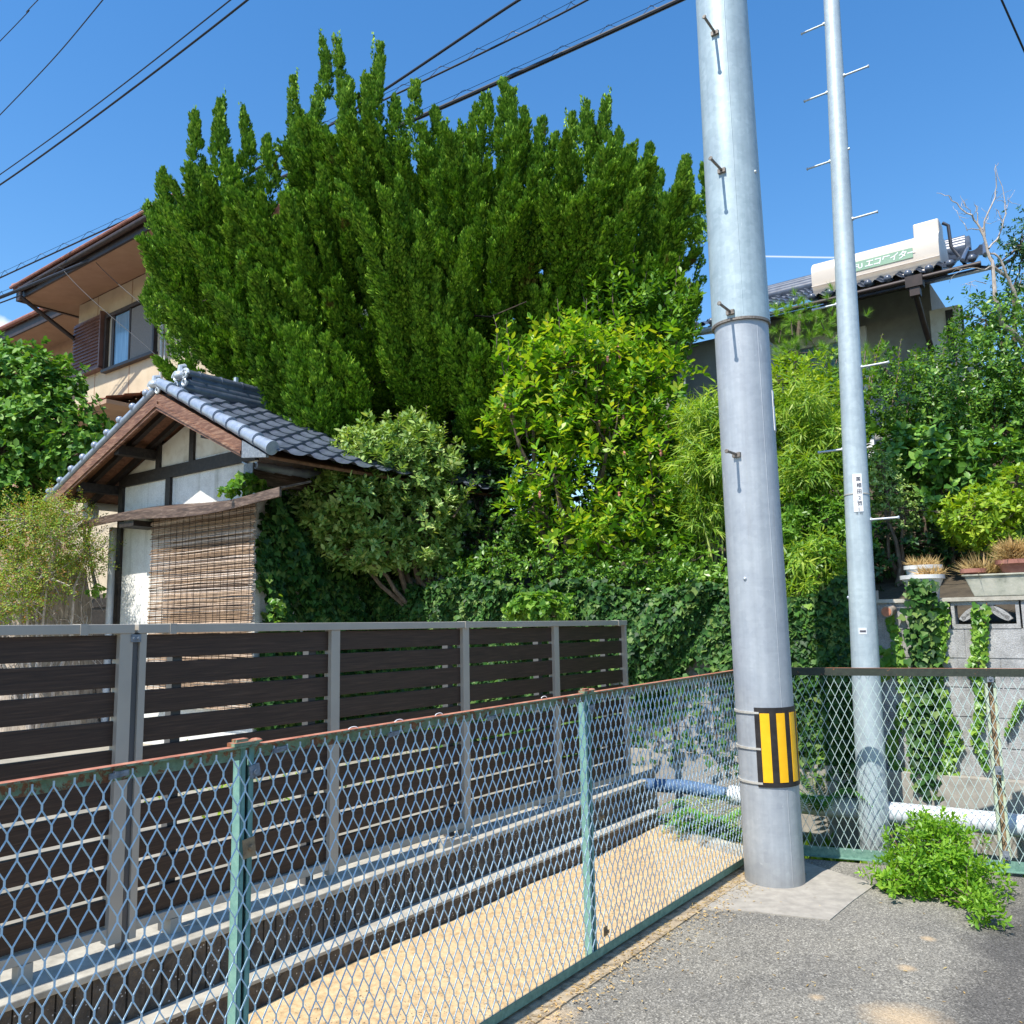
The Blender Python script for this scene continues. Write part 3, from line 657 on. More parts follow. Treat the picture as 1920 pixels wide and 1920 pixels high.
# second, thinner pole behind the fence
p2b = None
d = ray(1641, 1600); s = (6.07-C0@A)/(d@A); p2 = C0+d*s; Pt2 = DY(1559, 0, p2[1])
def ax2(z): return p2+(Pt2-p2)*(z-p2[2])/(Pt2[2]-p2[2])
def r2(z): return np.interp(z, [-1, p2[2], Pt2[2], 20], [width_r(56, p2), width_r(56, p2), width_r(27.5, Pt2), width_r(22, Pt2)])
t = thing('utility_pole', 'slim galvanised tube pole with side step pegs standing behind the mesh fence', 'utility pole', ax2(-.4))
zz = np.linspace(-.4, 9, 16); MB().tube([ax2(z) for z in zz], [r2(z) for z in zz], 36).build('shaft', M['galv'], t, True)
cz = math.atan2(-p2[1], -p2[0])
for x0, y0, x1, y1 in ((1545, 33, 1507, 45), (1578, 153, 1616, 142), (1549, 162, 1511, 174), (1553, 292, 1515, 303), (1593, 419, 1631, 411), (1565, 563, 1526, 571), (1609, 695, 1650, 688), (1577, 839, 1538, 842), (1627, 977, 1669, 974)):
    p = DY((x0+x1)/2, (y0+y1)/2, p2[1]); sg = 1 if x1 > x0 else -1; c = ax2(p[2]); L = abs(x1-x0)/FPX*(-(CR.T@(p-C0))[2])
    d = -B*sg; s0 = c+d*r2(c[2])*.9; s1 = c+d*(r2(c[2])+L*1.12)
    s1[2] += 0; 
    MB().tube([s0, s1], [.0075, .0075], 10).lathe(s1, [(.011, 0), (.012, .005), (.009, .009)], 10, d).lathe(s0, [(.014, 0), (.014, .016)], 8, d).build('step_peg', M['boltz'], t, True)
MB().tube([ax2(DY(1583, 285, p2[1])[2])+(-B)*r2(5)*.9, ax2(DY(1583, 285, p2[1])[2])+(-B)*(r2(5)+.012)], .009, 8).build('stub_peg', M['boltz'], t)
MB().tube([ax2(DY(1590, 1120, p2[1])[2])+B*r2(2)*.9, ax2(DY(1590, 1120, p2[1])[2])+B*(r2(2)+.012)], .012, 8).build('stub_peg', M['boltz'], t)
z0, z1 = DY(1600, 962, p2[1])[2], DY(1596, 892, p2[1])[2]
pl = wrap('number_plate', z0, z1, vis(-16), vis(26), .003, M['white'], t, ax2, r2, 10)
zm = DY(1598, 928, p2[1])[2]
wrap('steel_strap', zm-.004, zm+.004, vis(26), vis(345), .004, M['strap'], t, ax2, r2, 40)
z0s = DY(1610, 1183, p2[1])[2]
sl_ = wrap('slot_rim', z0s-.022, z0s+.022, vis(-22), vis(12), .002, M['pvc'], t, ax2, r2, 8); wrap('slot', z0s-.008, z0s+.006, vis(-16), vis(8), .0028, M['ink'], sl_, ax2, r2, 8)
# lettering helpers: text becomes thin mesh glyphs wrapped or laid on a face
def text_mesh(body, size, spacing=1.0):
    cu = bpy.data.curves.new('t', 'FONT'); cu.body = body; cu.size = size; cu.align_x = 'CENTER'; cu.align_y = 'CENTER'; cu.space_character = spacing; cu.offset = size*.02
    o = bpy.data.objects.new('t', cu); COL.objects.link(o); bpy.context.view_layer.update()
    dg = bpy.context.evaluated_depsgraph_get(); me = bpy.data.meshes.new_from_object(o.evaluated_get(dg))
    bpy.data.objects.remove(o); return me
def put_text(name, body, size, org, u, v, mat, parent, lift=.001, spacing=1.0, sx=1.0, shear=0.0, wrapc=None):
    me = text_mesh(body, size, spacing); u = nrm(u); v = nrm(v); n = np.cross(u, v)
    for vt in me.vertices:
        x, y = (vt.co.x+shear*vt.co.y)*sx, vt.co.y
        if wrapc is None: vt.co = Vector(org+u*x+v*y+n*lift)
        else:
            c, r, az = wrapc; th = az+x/r; cc = c(org[2]+y); vt.co = Vector(cc+np.array([math.cos(th), math.sin(th), 0])*(r+lift)+Z*0)
    me.name = name; o = mkobj(name, me, mat, parent); return o
zc = (z0+z1)/2; rr_ = r2(zc)+.003
for txt, dz, sz, az in (('国', .095, .030, vis(9)), ('相', .050, .034, vis(11)), ('田', .006, .034, vis(11)), ('2', -.038, .034, vis(11)), ('第', -.078, .034, vis(11)), ('1', -.118, .036, vis(6)), ('12  12', -.145, .018, vis(5)), ('一二', -.060, .018, vis(-4))):
    put_text('plate_print', txt, sz, np.array([0, 0, zc+dz]), B, Z, M['ink'], pl, .0012, wrapc=(ax2, rr_, az))
# ================================================================== garden block wall (right) running back to the shed
AW = 6.5
gw = thing('garden_wall', 'grey concrete block wall with a patterned air-vent block and creeping ivy strands', 'wall', W(AW, 2, -.4))
m = MB(); gm = MB(); zs = [.44+.197*i for i in range(7)]
vb0, vb1, vz0, vz1 = .66, 1.07, 1.425, 1.615
for i, z in enumerate(zs[:6]):
    b = -3.0+(.2 if i % 2 else 0)
    while b < 7.2:
        b2 = min(b+.392, 7.2)
        b0_ = b
        if not (i == 5 and b2 > vb0-.01 and b0_ < vb1+.01):
            m.abz(AW+random.uniform(-.002, .002), AW+.12, b0_, b2, z, z+.190)
        b += .40
# top course: solid pieces either side of the vent block
m.abz(AW, AW+.12, vb1+.012, vb1+.25, zs[5], zs[5]+.19); m.abz(AW, AW+.12, vb0-.3, vb0-.012, zs[5], zs[5]+.19)
m.abz(AW+.006, AW+.114, -3, vb0-.32, .44, 1.612); m.abz(AW+.006, AW+.114, vb1+.26, 7.2, .44, 1.612); m.abz(AW+.006, AW+.114, vb0-.32, vb1+.26, .44, zs[5]-.002)
m.build('block_courses', M['block'], gw)
v = MB(); fr = .022                                       # vent block: frame and crossing arcs
v.abz(AW+.0, AW+.12, vb0, vb1, zs[5], zs[5]+.03).abz(AW, AW+.12, vb0, vb1, zs[5]+.16, zs[5]+.19).abz(AW, AW+.12, vb0, vb0+fr, zs[5]+.03, zs[5]+.16).abz(AW, AW+.12, vb1-fr, vb1, zs[5]+.03, zs[5]+.16)
def arc(bc, zc_, r, t0, t1, th=.017):
    for k in range(10):
        u0 = t0+(t1-t0)*k/10; u1 = t0+(t1-t0)*(k+1)/10
        p = [W(AW+.004, bc+rr*math.cos(u), zc_+rr*math.sin(u)) for rr, u in ((r-th, u0), (r+th, u0), (r+th, u1), (r-th, u1))]
        v.prism(p, A*.11)
zc0 = zs[5]+.03
bm_ = (vb0+vb1)/2
arc(bm_-.0, zc0-.05, .165, math.radians(28), math.radians(152)); arc(vb0+.02, zc0+.195, .165, math.radians(-75), math.radians(-12)); arc(vb1-.02, zc0+.195, .165, math.radians(192), math.radians(255))
v.build('vent_block', M['block'], gw)
MB().abz(AW-.02, AW+.14, -3, 7.2, 1.613, 1.640).build('coping', M['concrete'], gw)
MB().abz(AW-.10, AW+.1, -3, 7.2, -.42, .438).build('concrete_base', M['concrete_pad'], gw)
# ------------------------------------------------ pipe along the channel
P = [PA(1920, 1549, 6.15)+(-B)*3.2+Z*.02, PA(1920, 1549, 6.15), PA(1500, 1506, 6.15), PA(1370, 1490, 6.15), PA(1204, 1471, 6.15), PA(1150, 1466, 6.15)]
tag(MB().tube([P[0], P[1], P[2], P[3]], .070, 20).build('drain_pipe', M['pvc'], smooth=True), 'white plastic drain pipe running low along the block wall behind the fence', 'pipe')
tag(MB().tube([P[3]+B*.03, (P[3]+P[4])/2+Z*.02, P[4], P[5]], [.05, .055, .05, .05], 16).build('shaded_drain_pipe', M['pipeshade'], smooth=True), 'shaded run of the white drain pipe, shade painted blue, left of the big pole', 'pipe')
q = onR(1668, 1560, -.35)
tag(MB().beam(q, q+Z*-.09+dR*.045, .012, .006).build('litter_strip', M['redfruit']), 'short red and white strip of litter hanging by the mesh fence', 'litter')
# bits of painted timber lying on the low wall and things behind the slats
q0 = W(3.35, SB+.12, .345); q1 = W(4.75, SB+.12, .345)
tag(MB().beam(q0+Z*.03, q1+Z*.03, .04, .045).build('red_batten', M['browntile']), 'red-brown batten lying on the capping behind the slat fence', 'batten')
tag(MB().beam(W(a2-.30, SB-.085, .352), W(a2-.06, SB-.085, .352), .04, .028).beam(W(a2-.29, SB-.085, .374), W(a2-.22, SB-.085, .374), .035, .016).build('block_offcut', M['concrete']), 'small pale block offcut lying on the capping below the slat fence', 'block')
# ================================================================== tiled shed
FA = 4.917
bR, bL, bX = 6.78, 9.35, 7.78
shed = thing('tiled_shed', 'white plastered shed with dark timbers and a blue-grey tiled gable roof', 'shed', W(FA+1.5, (bR+bL)/2, .3))
zR = lambda b: 3.92-(b-bX)*.385 if b > bX else 3.92-(bX-b)*.50      # roof deck line at the gable
DEP = 8.2
gp = [(bR, .3), (bL, .3), (bL, zR(bL)-.13), (bX, zR(bX)-.13), (bR, zR(bR)-.13)]
MB().prism([W(FA, b, z) for b, z in gp], A*(DEP-FA)).build('wall', M['plaster'], shed)
MB().prism([W(FA-.004, b, z) for b, z in ((bR+.03, 3.30), (bL-.10, 3.27), (bX, zR(bX)-.15))], A*.003).build('gable_plaster', M['plaster_old'], shed)
tm = MB()
tm.abz(FA-.035, FA+.01, bR+.0, bL, 3.135, 3.265)                       # tie beam
tm.abz(FA-.034, FA+.01, bL-.085, bL+.004, .3, 3.134)                    # corner post
tm.abz(FA-.033, FA+.01, 7.855, 7.935, 3.266, 3.80); tm.abz(FA-.033, FA+.01, 8.505, 8.585, 3.266, 3.58)
tm.abz(FA-.033, FA+.01, 8.28, 8.37, 2.74, 3.134)
tm.build('timber_frame', M['darkwood'], shed)
pu = MB()
for b, z in ((8.62, 3.47), (9.42, 3.16), (7.0, 3.42)): pu.abz(FA-.46, FA+.3, b-.05, b+.05, z-.10, z)
pu.abz(FA-.46, FA+.3, bX-.05, bX+.05, zR(bX)-.21, zR(bX)-.11)
pu.build('purlin', M['darkwood'], shed)
VA = FA-.5
def slope(b0, b1, z0, z1, a0, a1, th, name, mat, drop=0):
    return MB().prism([W(a0, b0, z0-drop), W(a0, b1, z1-drop), W(a0, b1, z1-drop-th), W(a0, b0, z0-drop-th)], A*(a1-a0)).build(name, mat, shed)
bEL, bER = 9.99, 6.02
slope(bX, bEL, zR(bX), zR(bEL), VA+.03, DEP, .03, 'roof_boards', M['soffit_board'], .03)
slope(bX, bER, zR(bX), zR(bER), VA+.03, DEP, .03, 'roof_boards', M['soffit_board'], .03)
for a_ in (VA+.18, VA+.40):
    slope(bX+.03, bEL-.05, zR(bX+.03), zR(bEL-.05), a_, a_+.05, .06, 'rafter', M['darkwood'], .061)
vb = MB()
for (b0, b1) in ((bX-.03, bEL-.02), (bX+.03, 6.34)):
    z0_, z1_ = zR(bX), zR(b1)
    vb.prism([W(VA, b0, z0_-.02), W(VA, b1, z1_-.02), W(VA, b1, z1_-.165), W(VA, b0, z0_-.20)], A*.028)
    vb.prism([W(VA-.014, b0, z0_-.13), W(VA-.014, b1, z1_-.11), W(VA-.014, b1, z1_-.14), W(VA-.014, b0, z0_-.165)], A*.0135)
vb.build('verge_board', M['verge'], shed)
fl = MB().prism([W(VA-.002, 6.33, zR(6.33)-.012), W(VA-.002, 5.98, zR(5.98)-.012), W(VA-.002, 5.98, zR(5.98)-.035), W(VA-.002, 6.33, zR(6.33)-.17)], A*.03); fl.build('metal_flashing', M['greyplate'], shed)
# tiles: a wavy stepped field on each slope
def tilefield(name, b0, b1, z0, z1, a0, a1, mat, parent, wave=.265, row=.235, amp=.028, step=.022, na=None):
    L = math.hypot(b1-b0, z1-z0); nr = max(1, int(round(L/row))); na = na or int((a1-a0)/.024)
    V = []; F = []; up = nrm(np.cross(W(0, b1-b0, z1-z0), A)); up = up if up[2] > 0 else -up
    As = np.linspace(a0, a1, na+1); idx = 0
    for r in range(nr):
        for (tt, hh) in ((r/nr, 0.0+.004), ((r+.5)/nr, step*.55), ((r+1)/nr-.001, step+.006)):
            for a_ in As:
                ph = ((a_-a0)/wave) % 1
                wv = amp*(math.sin(PI*ph/.42)*.9 if ph < .42 else -.35*math.sin(PI*(ph-.42)/.58))
                V.append(W(a_, b0+(b1-b0)*tt, z0+(z1-z0)*tt)+up*(hh+wv+.03))
    n = na+1; rows = nr*3
    for i in range(rows-1):
        for j in range(na): q = i*n+j; F.append((q, q+1, q+n+1, q+n))
    o = mkobj(name, rawmesh(name, V, F, True), mat, parent)
    try: o.data.set_sharp_from_angle(angle=math.radians(35))
    except Exception: pass
    return o
tilefield('roof_tiles', bX, bER-.12, zR(bX)+.0, zR(bER-.12), VA+.06, DEP, M['tile'], shed)
tilefield('roof_tiles', bX, bEL+.10, zR(bX)+.0, zR(bEL+.1), VA+.06, DEP, M['tile'], shed)
# verge tiles: overlapping rounded caps down both edges
def edgecaps(name, b0, z0, b1, z1, a_, n, r, mat, parent, knob=False):
    m = MB()
    for k in range(n):
        p = W(a_, b0+(b1-b0)*k/n, z0+(z1-z0)*k/n+.01); q = W(a_, b0+(b1-b0)*(k+1.0)/n, z0+(z1-z0)*(k+1.0)/n+.02)
        e = nrm(q-p); m.tube([p, p+(q-p)*.82, q+e*.012, q+e*.013], [r*.82, r*1.0, r*1.06, r*.6], 14)
        if knob: m.lathe(q+Z*.01-A*.0, [(r*.7, -.02), (r*.72, .0), (r*.55, .02)], 12, -A)
    return m.build(name, mat, parent, True)
edgecaps('verge_tile', bX-.02, zR(bX)+.055, 5.93, zR(5.93)+.05, VA+.02, 9, .062, M['tileedge'], shed)
m = MB(); p0, p1 = W(VA+.01, bX+.05, zR(bX)+.015), W(VA+.01, 10.12, zR(10.12)+.015)
m.tube([p0, p1], .035, 12)
for k in range(9):
    q = p0+(p1-p0)*(k+.55)/9.0; m.ball(q+Z*.035-A*.02, .040, 6)
m.build('verge_tile', M['tileedge'], shed, True)
rd = MB(); az0 = VA+.25
for k, (dz, r) in enumerate(((.07, .10), (.125, .085), (.175, .07))): rd.tube([W(az0+.05*k, bX, zR(bX)+dz), W(DEP, bX, zR(bX)+dz)], r*.75, 12)
rd.tube([W(az0+.06, bX, zR(bX)+.235), W(DEP, bX, zR(bX)+.235)], .05, 12)
for k in range(14): rd.tube([W(az0+.2+.26*k, bX, zR(bX)+.235), W(az0+.215+.26*k, bX, zR(bX)+.235)], .058, 12)
rd.build('ridge', M['tile'], shed, True)
MB().abz(VA+.9, VA+.93, bX-.02, bX+.02, zR(bX)+.25, zR(bX)+.33).abz(VA+2.2, VA+2.23, bX-.02, bX+.02, zR(bX)+.25, zR(bX)+.33).build('snow_bracket', M['boltz'], shed)
def curl(c, r, turns, th, ax_u, ax_v):
    P = []; R = []
    for k in range(22):
        t = turns*2*PI*k/21; rr = r*(1-.72*k/21); P.append(c+ax_u*rr*math.cos(t)+ax_v*rr*math.sin(t)); R.append(th*(1-.4*k/21))
    on.tube(P, R, 8)
for (c, s_) in ((W(VA+.0, bX+.06, zR(bX)+.06), .9), (W(az0+.0, bX, zR(bX)+.2), 1.1)):
    on = MB(); on.ball(c, .052*s_, 6, (1.2, 1.2, .9))
    for sg in (-1, 1): curl(c+B*sg*.075*s_+Z*.0, .055*s_, 1.4, .017*s_, B*sg, Z); curl(c+B*sg*.07*s_-Z*.07*s_, .045*s_, 1.2, .014*s_, B*sg, -Z)
    on.tube([c+Z*.03, c+Z*.085*s_, c+Z*.10*s_+A*.05], [.035*s_, .03*s_, .028*s_], 8)
    on.build('ridge_end_tile', M['silver'], shed, True)
# side pent roof running back along the right wall
MB().prism([W(FA-.18, 6.70, 3.01), W(FA-.18, 6.64, 2.86), W(FA-.18, 6.60, 2.86), W(FA-.18, 6.60, 3.00)], A*2.1).build('side_eave_board', M['eavewood'], shed)
MB().abz(FA-.19, FA-.165, 6.60, 6.74, 2.88, 3.06).build('eave_end_plate', M['greyplate'], shed)
mm_ = MB()
for k in range(10):
    p = W(FA-.16+.2*k, 6.60, 3.035); mm_.tube([p, p+A*.17, p+A*.215, p+A*.216], [.038, .046, .05, .02], 12)
mm_.prism([W(FA-.17, 6.58, 3.012), W(FA-.17, 6.8, 3.10), W(FA-.17, 6.8, 3.085), W(FA-.17, 6.58, 2.998)], A*2.1)
mm_.build('side_eave_tile', M['tileedge'], shed, True)
# awning plank above the blind
aw = MB(); n = 24
for k in range(n):
    b0_ = 9.62-(9.62-5.98)*k/n; b1_ = 9.62-(9.62-5.98)*(k+1)/n
    zz0 = 2.75+.035*math.sin((9.62-b0_)*1.9)-.03; zz1 = 2.75+.035*math.sin((9.62-b1_)*1.9)-.03
    aw.prism([W(FA-.35, b0_, zz0), W(FA-.35, b1_, zz1), W(FA, b1_, zz1+.10), W(FA, b0_, zz0+.10)], (0, 0, -.02))
    aw.prism([W(FA-.352, b0_, zz0-.0), W(FA-.352, b1_, zz1-.0), W(FA-.352, b1_, zz1-.085), W(FA-.352, b0_, zz0-.085)], A*.022)
aw.build('awning', M['awnwood'], shed)
MB().abz(FA-.33, FA, 8.45, 8.75, 2.60, 2.66).build('awning_bracket', M['darkwood'], shed)
MB().tube([W(FA-.03, 9.44, .3), W(FA-.03, 9.44, 2.68)], .043, 16).build('downpipe', M['pvc'], shed, True)
gt = MB().tube([W(FA-.25, 9.5, 2.78), W(FA-.15, 9.86, 2.80)], .035, 12).lathe(W(FA-.05, 9.95, 2.80), [(.05, -.05), (.085, .02), (.09, .14)], 14).tube([W(FA-.1, 9.98, 2.99), W(DEP, 9.98, 2.99)], .05, 12)
gt.build('gutter', M['greypipe'], shed, True)
# reed blind
bl = thing('reed_blind', 'brown reed blind hanging from the awning over the white shed wall', 'blind', W(FA-.15, 7.5, 2.7))
cnt = 150; V = []; F = []; m = MB()
for k in range(cnt):
    z = .75+(2.70-.75)*k/cnt+random.uniform(-.003, .003)
    b0_ = 8.40+random.uniform(-.02, .025); b1_ = 6.60+random.uniform(-.012, .03); a_ = FA-.15+random.uniform(-.004, .004)
    nb = 6; P = [W(a_+random.uniform(-.004, .004), b0_+(b1_-b0_)*i/nb, z+random.uniform(-.005, .005)) for i in range(nb+1)]
    m.tube(P, random.uniform(.0045, .007), 4)
m.build('reeds', M['reed'], bl)
m = MB()
for k in range(16): b_ = 6.66+1.7*k/15; m.tube([W(FA-.158, b_, .75), W(FA-.159, b_+.004, 1.7), W(FA-.158, b_, 2.72)], .0022, 4)
m.abz(FA-.165, FA-.145, 6.58, 8.42, 2.70, 2.73)
m.build('binding_cord', M['darkwood'], bl)
MB().abz(FA-.02, FA-.001, 6.9, 8.2, 1.2, 2.45).build('window_shutter', M['darkwood'], shed)
tag(MB().abz(5.6, 5.65, 9.5, 15, .3, 1.92).abz(5.58, 5.599, 9.5, 15, 1.80, 1.86).build('dark_board_fence', M['darkwood']), 'dark board fence behind the tree stump beside the shed', 'fence')
# ================================================================== large two-storey house
HA = 9.05; hb0, hb1 = 13.6, 19.5; hs0 = 9.10
hs_ = thing('two_storey_house', 'cream two-storey house with brown tiled eaves and a louvred window shutter', 'house', W(HA+3, 15, 1.5))
MB().abz(HA, HA+9, hb0, hb1, 1.4, hs0).build('wall', M['cream'], hs_)
m = MB()
for b in (18.6, 17.1, 15.9, 14.2): m.abz(HA-.006, HA-.0005, b-.012, b+.012, 1.4, hs0)
m.build('panel_joint', M['soffit'], hs_)
OV = 1.2
zf = 8.95
m = MB().prism([W(HA-OV, 13.2, zf+.0), W(HA-OV, 19.8, zf), W(HA, 19.5, hs0+.02), W(HA, 13.2, hs0+.02)], (0, 0, .04)).prism([W(HA-OV, 19.8, zf), W(HA+9, 19.8, zf), W(HA+9, 19.5, hs0+.02), W(HA, 19.5, hs0+.02)], (0, 0, .04))
m.build('soffit', M['soffit'], hs_)
MB().abz(HA-OV-.05, HA-OV, 13.2, 19.86, zf-.03, zf+.20).abz(HA-OV-.05, HA+9, 19.80, 19.86, zf-.03, zf+.20).build('fascia', M['brownpaint'], hs_)
MB().tube([W(HA-OV-.12, 13.2, zf+.16), W(HA-OV-.12, 19.5, zf+.13)], .06, 12).build('gutter', M['brownpaint'], hs_, True)
MB().tube([W(HA-OV-.12, 19.45, zf+.18), W(HA-OV-.12, 19.45, zf-.05), W(HA-.06, 19.42, zf-.75), W(HA-.06, 19.42, zf-.9)], .05, 10).build('drain_elbow', M['brownpaint'], hs_, True)
r0 = tilefield('roof_tiles', 0, 0, 0, 0, 0, 1, M['browntile'], hs_, na=2); bpy.data.objects.remove(r0)
def tiles_generic(name, e0, e1, up0, up1, mat, parent, wave=.27, row=.28, amp=.03, step=.025):
    """tiles over the quad e0-e1 (eave) to up0-up1 (ridge)"""
    e0, e1, up0, up1 = map(np.asarray, (e0, e1, up0, up1)); L = np.linalg.norm(up0-e0); nr = int(L/row); W_ = np.linalg.norm(e1-e0); na = int(W_/.035)
    nn = nrm(np.cross(e1-e0, up0-e0)); nn = nn if nn[2] > 0 else -nn; V = []; F = []
    for r in range(nr):
        for tt, hh in ((r/nr+.0005, step), ((r+1)/nr-.0005, 0)):
            for j in range(na+1):
                s = j/na; ph = (s*W_/wave) % 1; wv = amp*(math.sin(PI*ph/.42) if ph < .42 else -.35*math.sin(PI*(ph-.42)/.58))
                V.append((e0+(e1-e0)*s)*(1-tt)+(up0+(up1-up0)*s)*tt+nn*(wv+hh))
    n = na+1
    for i in range(nr*2-1):
        for j in range(na): q = i*n+j; F.append((q, q+1, q+n+1, q+n))
    o = mkobj(name, rawmesh(name, V, F, True), mat, parent)
    try: o.data.set_sharp_from_angle(angle=math.radians(35))
    except Exception: pass
    return o
tiles_generic('roof_tiles', W(HA-OV-.12, 13.2, zf+.25), W(HA-OV-.12, 19.9, zf+.25), W(HA+3, 14.6, zf+2.2), W(HA+3, 16.0, zf+2.2), M['browntile'], hs_)
tiles_generic('roof_tiles', W(HA-OV-.12, 19.9, zf+.25), W(HA+8, 19.9, zf+.25), W(HA+3, 16, zf+2.2), W(HA+4, 16.0, zf+2.2), M['browntile'], hs_)
MB().tube([W(HA-OV-.16, 13.2, zf+.27), W(HA-OV-.16, 19.9, zf+.27)], .035, 8).tube([W(HA-OV-.1, 19.9, zf+.28), W(HA+3, 16, zf+2.3)], .10, 10).build('eave_tile_edge', M['browntile'], hs_, True)
# window, louvred shutter box
wz0, wz1 = 7.25, 8.42
wn = MB().abz(HA-.09, HA-.001, 16.0, 18.10, wz1, wz1+.08).abz(HA-.12, HA-.001, 15.96, 18.12, wz0-.09, wz0-.02).abz(HA-.09, HA-.001, 18.02, 18.10, wz0-.02, wz1).abz(HA-.09, HA-.001, 16.0, 16.07, wz0-.02, wz1).abz(HA-.06, HA-.001, 17.02, 17.08, wz0-.02, wz1).abz(HA-.06, HA-.001, 17.72, 17.80, wz0-.02, wz1)
win = wn.build('window', M['frame'], hs_, bevel=.004)
MB().abz(HA-.03, HA-.01, 17.081, 17.719, wz0, wz1-.02).build('pane', M['curtain'], win)
MB().abz(HA-.045, HA-.025, 16.075, 17.015, wz0, wz1-.02).build('insect_screen', M['screen'], win)
MB().abz(HA-.055, HA-.012, 17.835, 17.875, wz0, wz1).build('sash_stile', M['alu'], win)
sh = MB(); nb_ = 15; s0, s1 = 18.14, 19.44
for k in range(nb_):
    z = 7.34+1.2*k/nb_; sh.prism([W(HA-.15, s0, z), W(HA-.15, s1, z), W(HA-.12, s1, z+.072), W(HA-.12, s0, z+.072)], A*.03)
sh.abz(HA-.12, HA-.001, s0, s1, 7.32, 8.56).abz(HA-.17, HA-.001, s0-.02, s0+.03, 7.28, 8.60).abz(HA-.17, HA-.001, s0-.02, s1+.02, 7.27, 7.32)
sh.build('louvred_shutter', M['shutter'], hs_)
MB().tube([W(HA-.05, 15.75, 1.5), W(HA-.05, 15.75, 8.2)], .035, 8).tube([W(HA-.05, 15.62, 1.5), W(HA-.05, 15.62, 7.5)], .02, 8).build('downpipe', M['greypipe'], hs_, True)
# lower pent roof at the left foot of the facade
e0 = PA(196, 770, 8.0); e1 = PA(246, 787, 8.0)
tiles_generic('pent_roof', W(8.0, 18.4, 6.0), W(8.0, 15.9, 6.0), W(HA, 18.4, 6.35), W(HA, 15.9, 6.35), M['browntile'], hs_)
MB().abz(7.98, HA-.02, 15.9, 18.4, 5.90, 5.985).build('pent_roof_board', M['soffit'], hs_)
# second wing further left
wg = thing('house_wing', 'set-back house wing with a low brown eave behind the leafy tree at the left', 'house', W(11, 24, 1.5))
MB().abz(10.6, 17, 20.3, 34, 1.4, 9.55).build('wall', M['soffit'], wg)
MB().prism([W(9.45, 19.9, 9.45), W(9.45, 35, 9.62), W(10.6, 35, 9.6), W(10.6, 19.9, 9.5)], (0, 0, .04)).build('soffit', M['soffit'], wg)
MB().prism([W(9.40, 19.9, 9.40), W(9.40, 35, 9.60), W(9.40, 35, 9.88), W(9.40, 19.9, 9.64)], A*.05).build('fascia', M['brownpaint'], wg)
tiles_generic('roof_tiles', W(9.32, 19.9, 9.68), W(9.32, 35, 9.92), W(13, 19.9, 10.9), W(13, 35, 11.1), M['browntile'], wg)
MB().tube([W(9.32, 19.9, 9.70), W(9.32, 35, 9.95)], .06, 8).build('eave_tile_edge', M['browntile'], wg, True)
# ================================================================== house at the right with a solar water heater
rh = thing('tiled_house', 'grey rendered house with a dark tiled roof half hidden behind garden shrubs', 'house', W(15, 3, 2.2))
ea, wa = 12.6, 13.7
ze = PA(1770, 512, ea)[2]+.02; be0, be1 = ab(PA(1850, 486, ea))[1], 5.6
MB().abz(wa, wa+5, be0+.9, 5.2, 2.2, ze+.3).build('wall', M['greywall'], rh)
rz = PA(1530, 530, 15)[2]; bt0 = ab(PA(1812, 470, 15))[1]
tiles_generic('roof_tiles', W(ea-.1, be0, ze), W(ea-.1, be1, ze), W(15, be0+.25, rz-.12), W(15, be1, rz-.12), M['tile'], rh, amp=.05, step=.035)
MB().prism([W(ea, be0, ze-.06), W(ea, be1, ze-.06), W(wa, be1, ze+.3), W(wa, be0, ze+.3)], (0, 0, -.03)).build('soffit', M['brownpaint'], rh)
for k in range(16):
    b = be0+.10+.27*k+.055; MB().ball(W(ea-.13, b, ze+.045), .058, 6).build('eave_tile_end', M['tile'], rh, True)
m = MB()
for k, (dz, r) in enumerate(((0, .12), (.06, .10), (.12, .08), (.17, .055))): m.tube([W(15, bt0, rz-.05+dz), W(15, be1, rz-.05+dz)], r, 10)
m.tube([W(ea-.1, be0, ze+.06), W(15, be0+.25, rz-.06)], .035, 10).tube([W(ea-.1, be0+.28, ze+.06), W(15, be0+.5, rz-.06)], .03, 10)
m.box(W(15, bt0-.03, rz+.02), A, B, Z, .14, .08, .2)
m.build('ridge', M['tile'], rh, True)
MB().tube([W(ea-.2, be0+.05, ze-.08), W(ea-.2, be1, ze-.10)], .035, 10).build('gutter', M['brownpaint'], rh, True)
gq = ab(PA(1716, 540, ea-.2))[1]
MB().box(W(ea-.2, gq, ze-.13), A, B, Z, .16, .22, .16).box(W(ea-.2, gq, ze-.27), A, B, Z, .12, .13, .13).tube([W(ea-.2, gq, ze-.3), W(ea+.2, gq, ze-.6), W(wa-.06, gq+.02, ze-1.0), W(wa-.06, gq+.02, 3)], .04, 10).build('rain_hopper', M['brownpaint'], rh, True)
bw_ = ab(PA(1608, 640, wa))[1]
w_ = MB().abz(wa-.08, wa-.002, bw_-.15, bw_+1.4, PA(1612, 630, wa)[2]-.04, PA(1612, 618, wa)[2]+.02).abz(wa-.08, wa-.002, bw_-.15, bw_-.02, 3.4, PA(1612, 630, wa)[2]-.041)
ww = w_.build('window', M['white'], rh); MB().abz(wa-.03, wa-.004, bw_, bw_+1.4, 3.5, PA(1612, 630, wa)[2]-.05).build('pane', M['curtain'], ww)
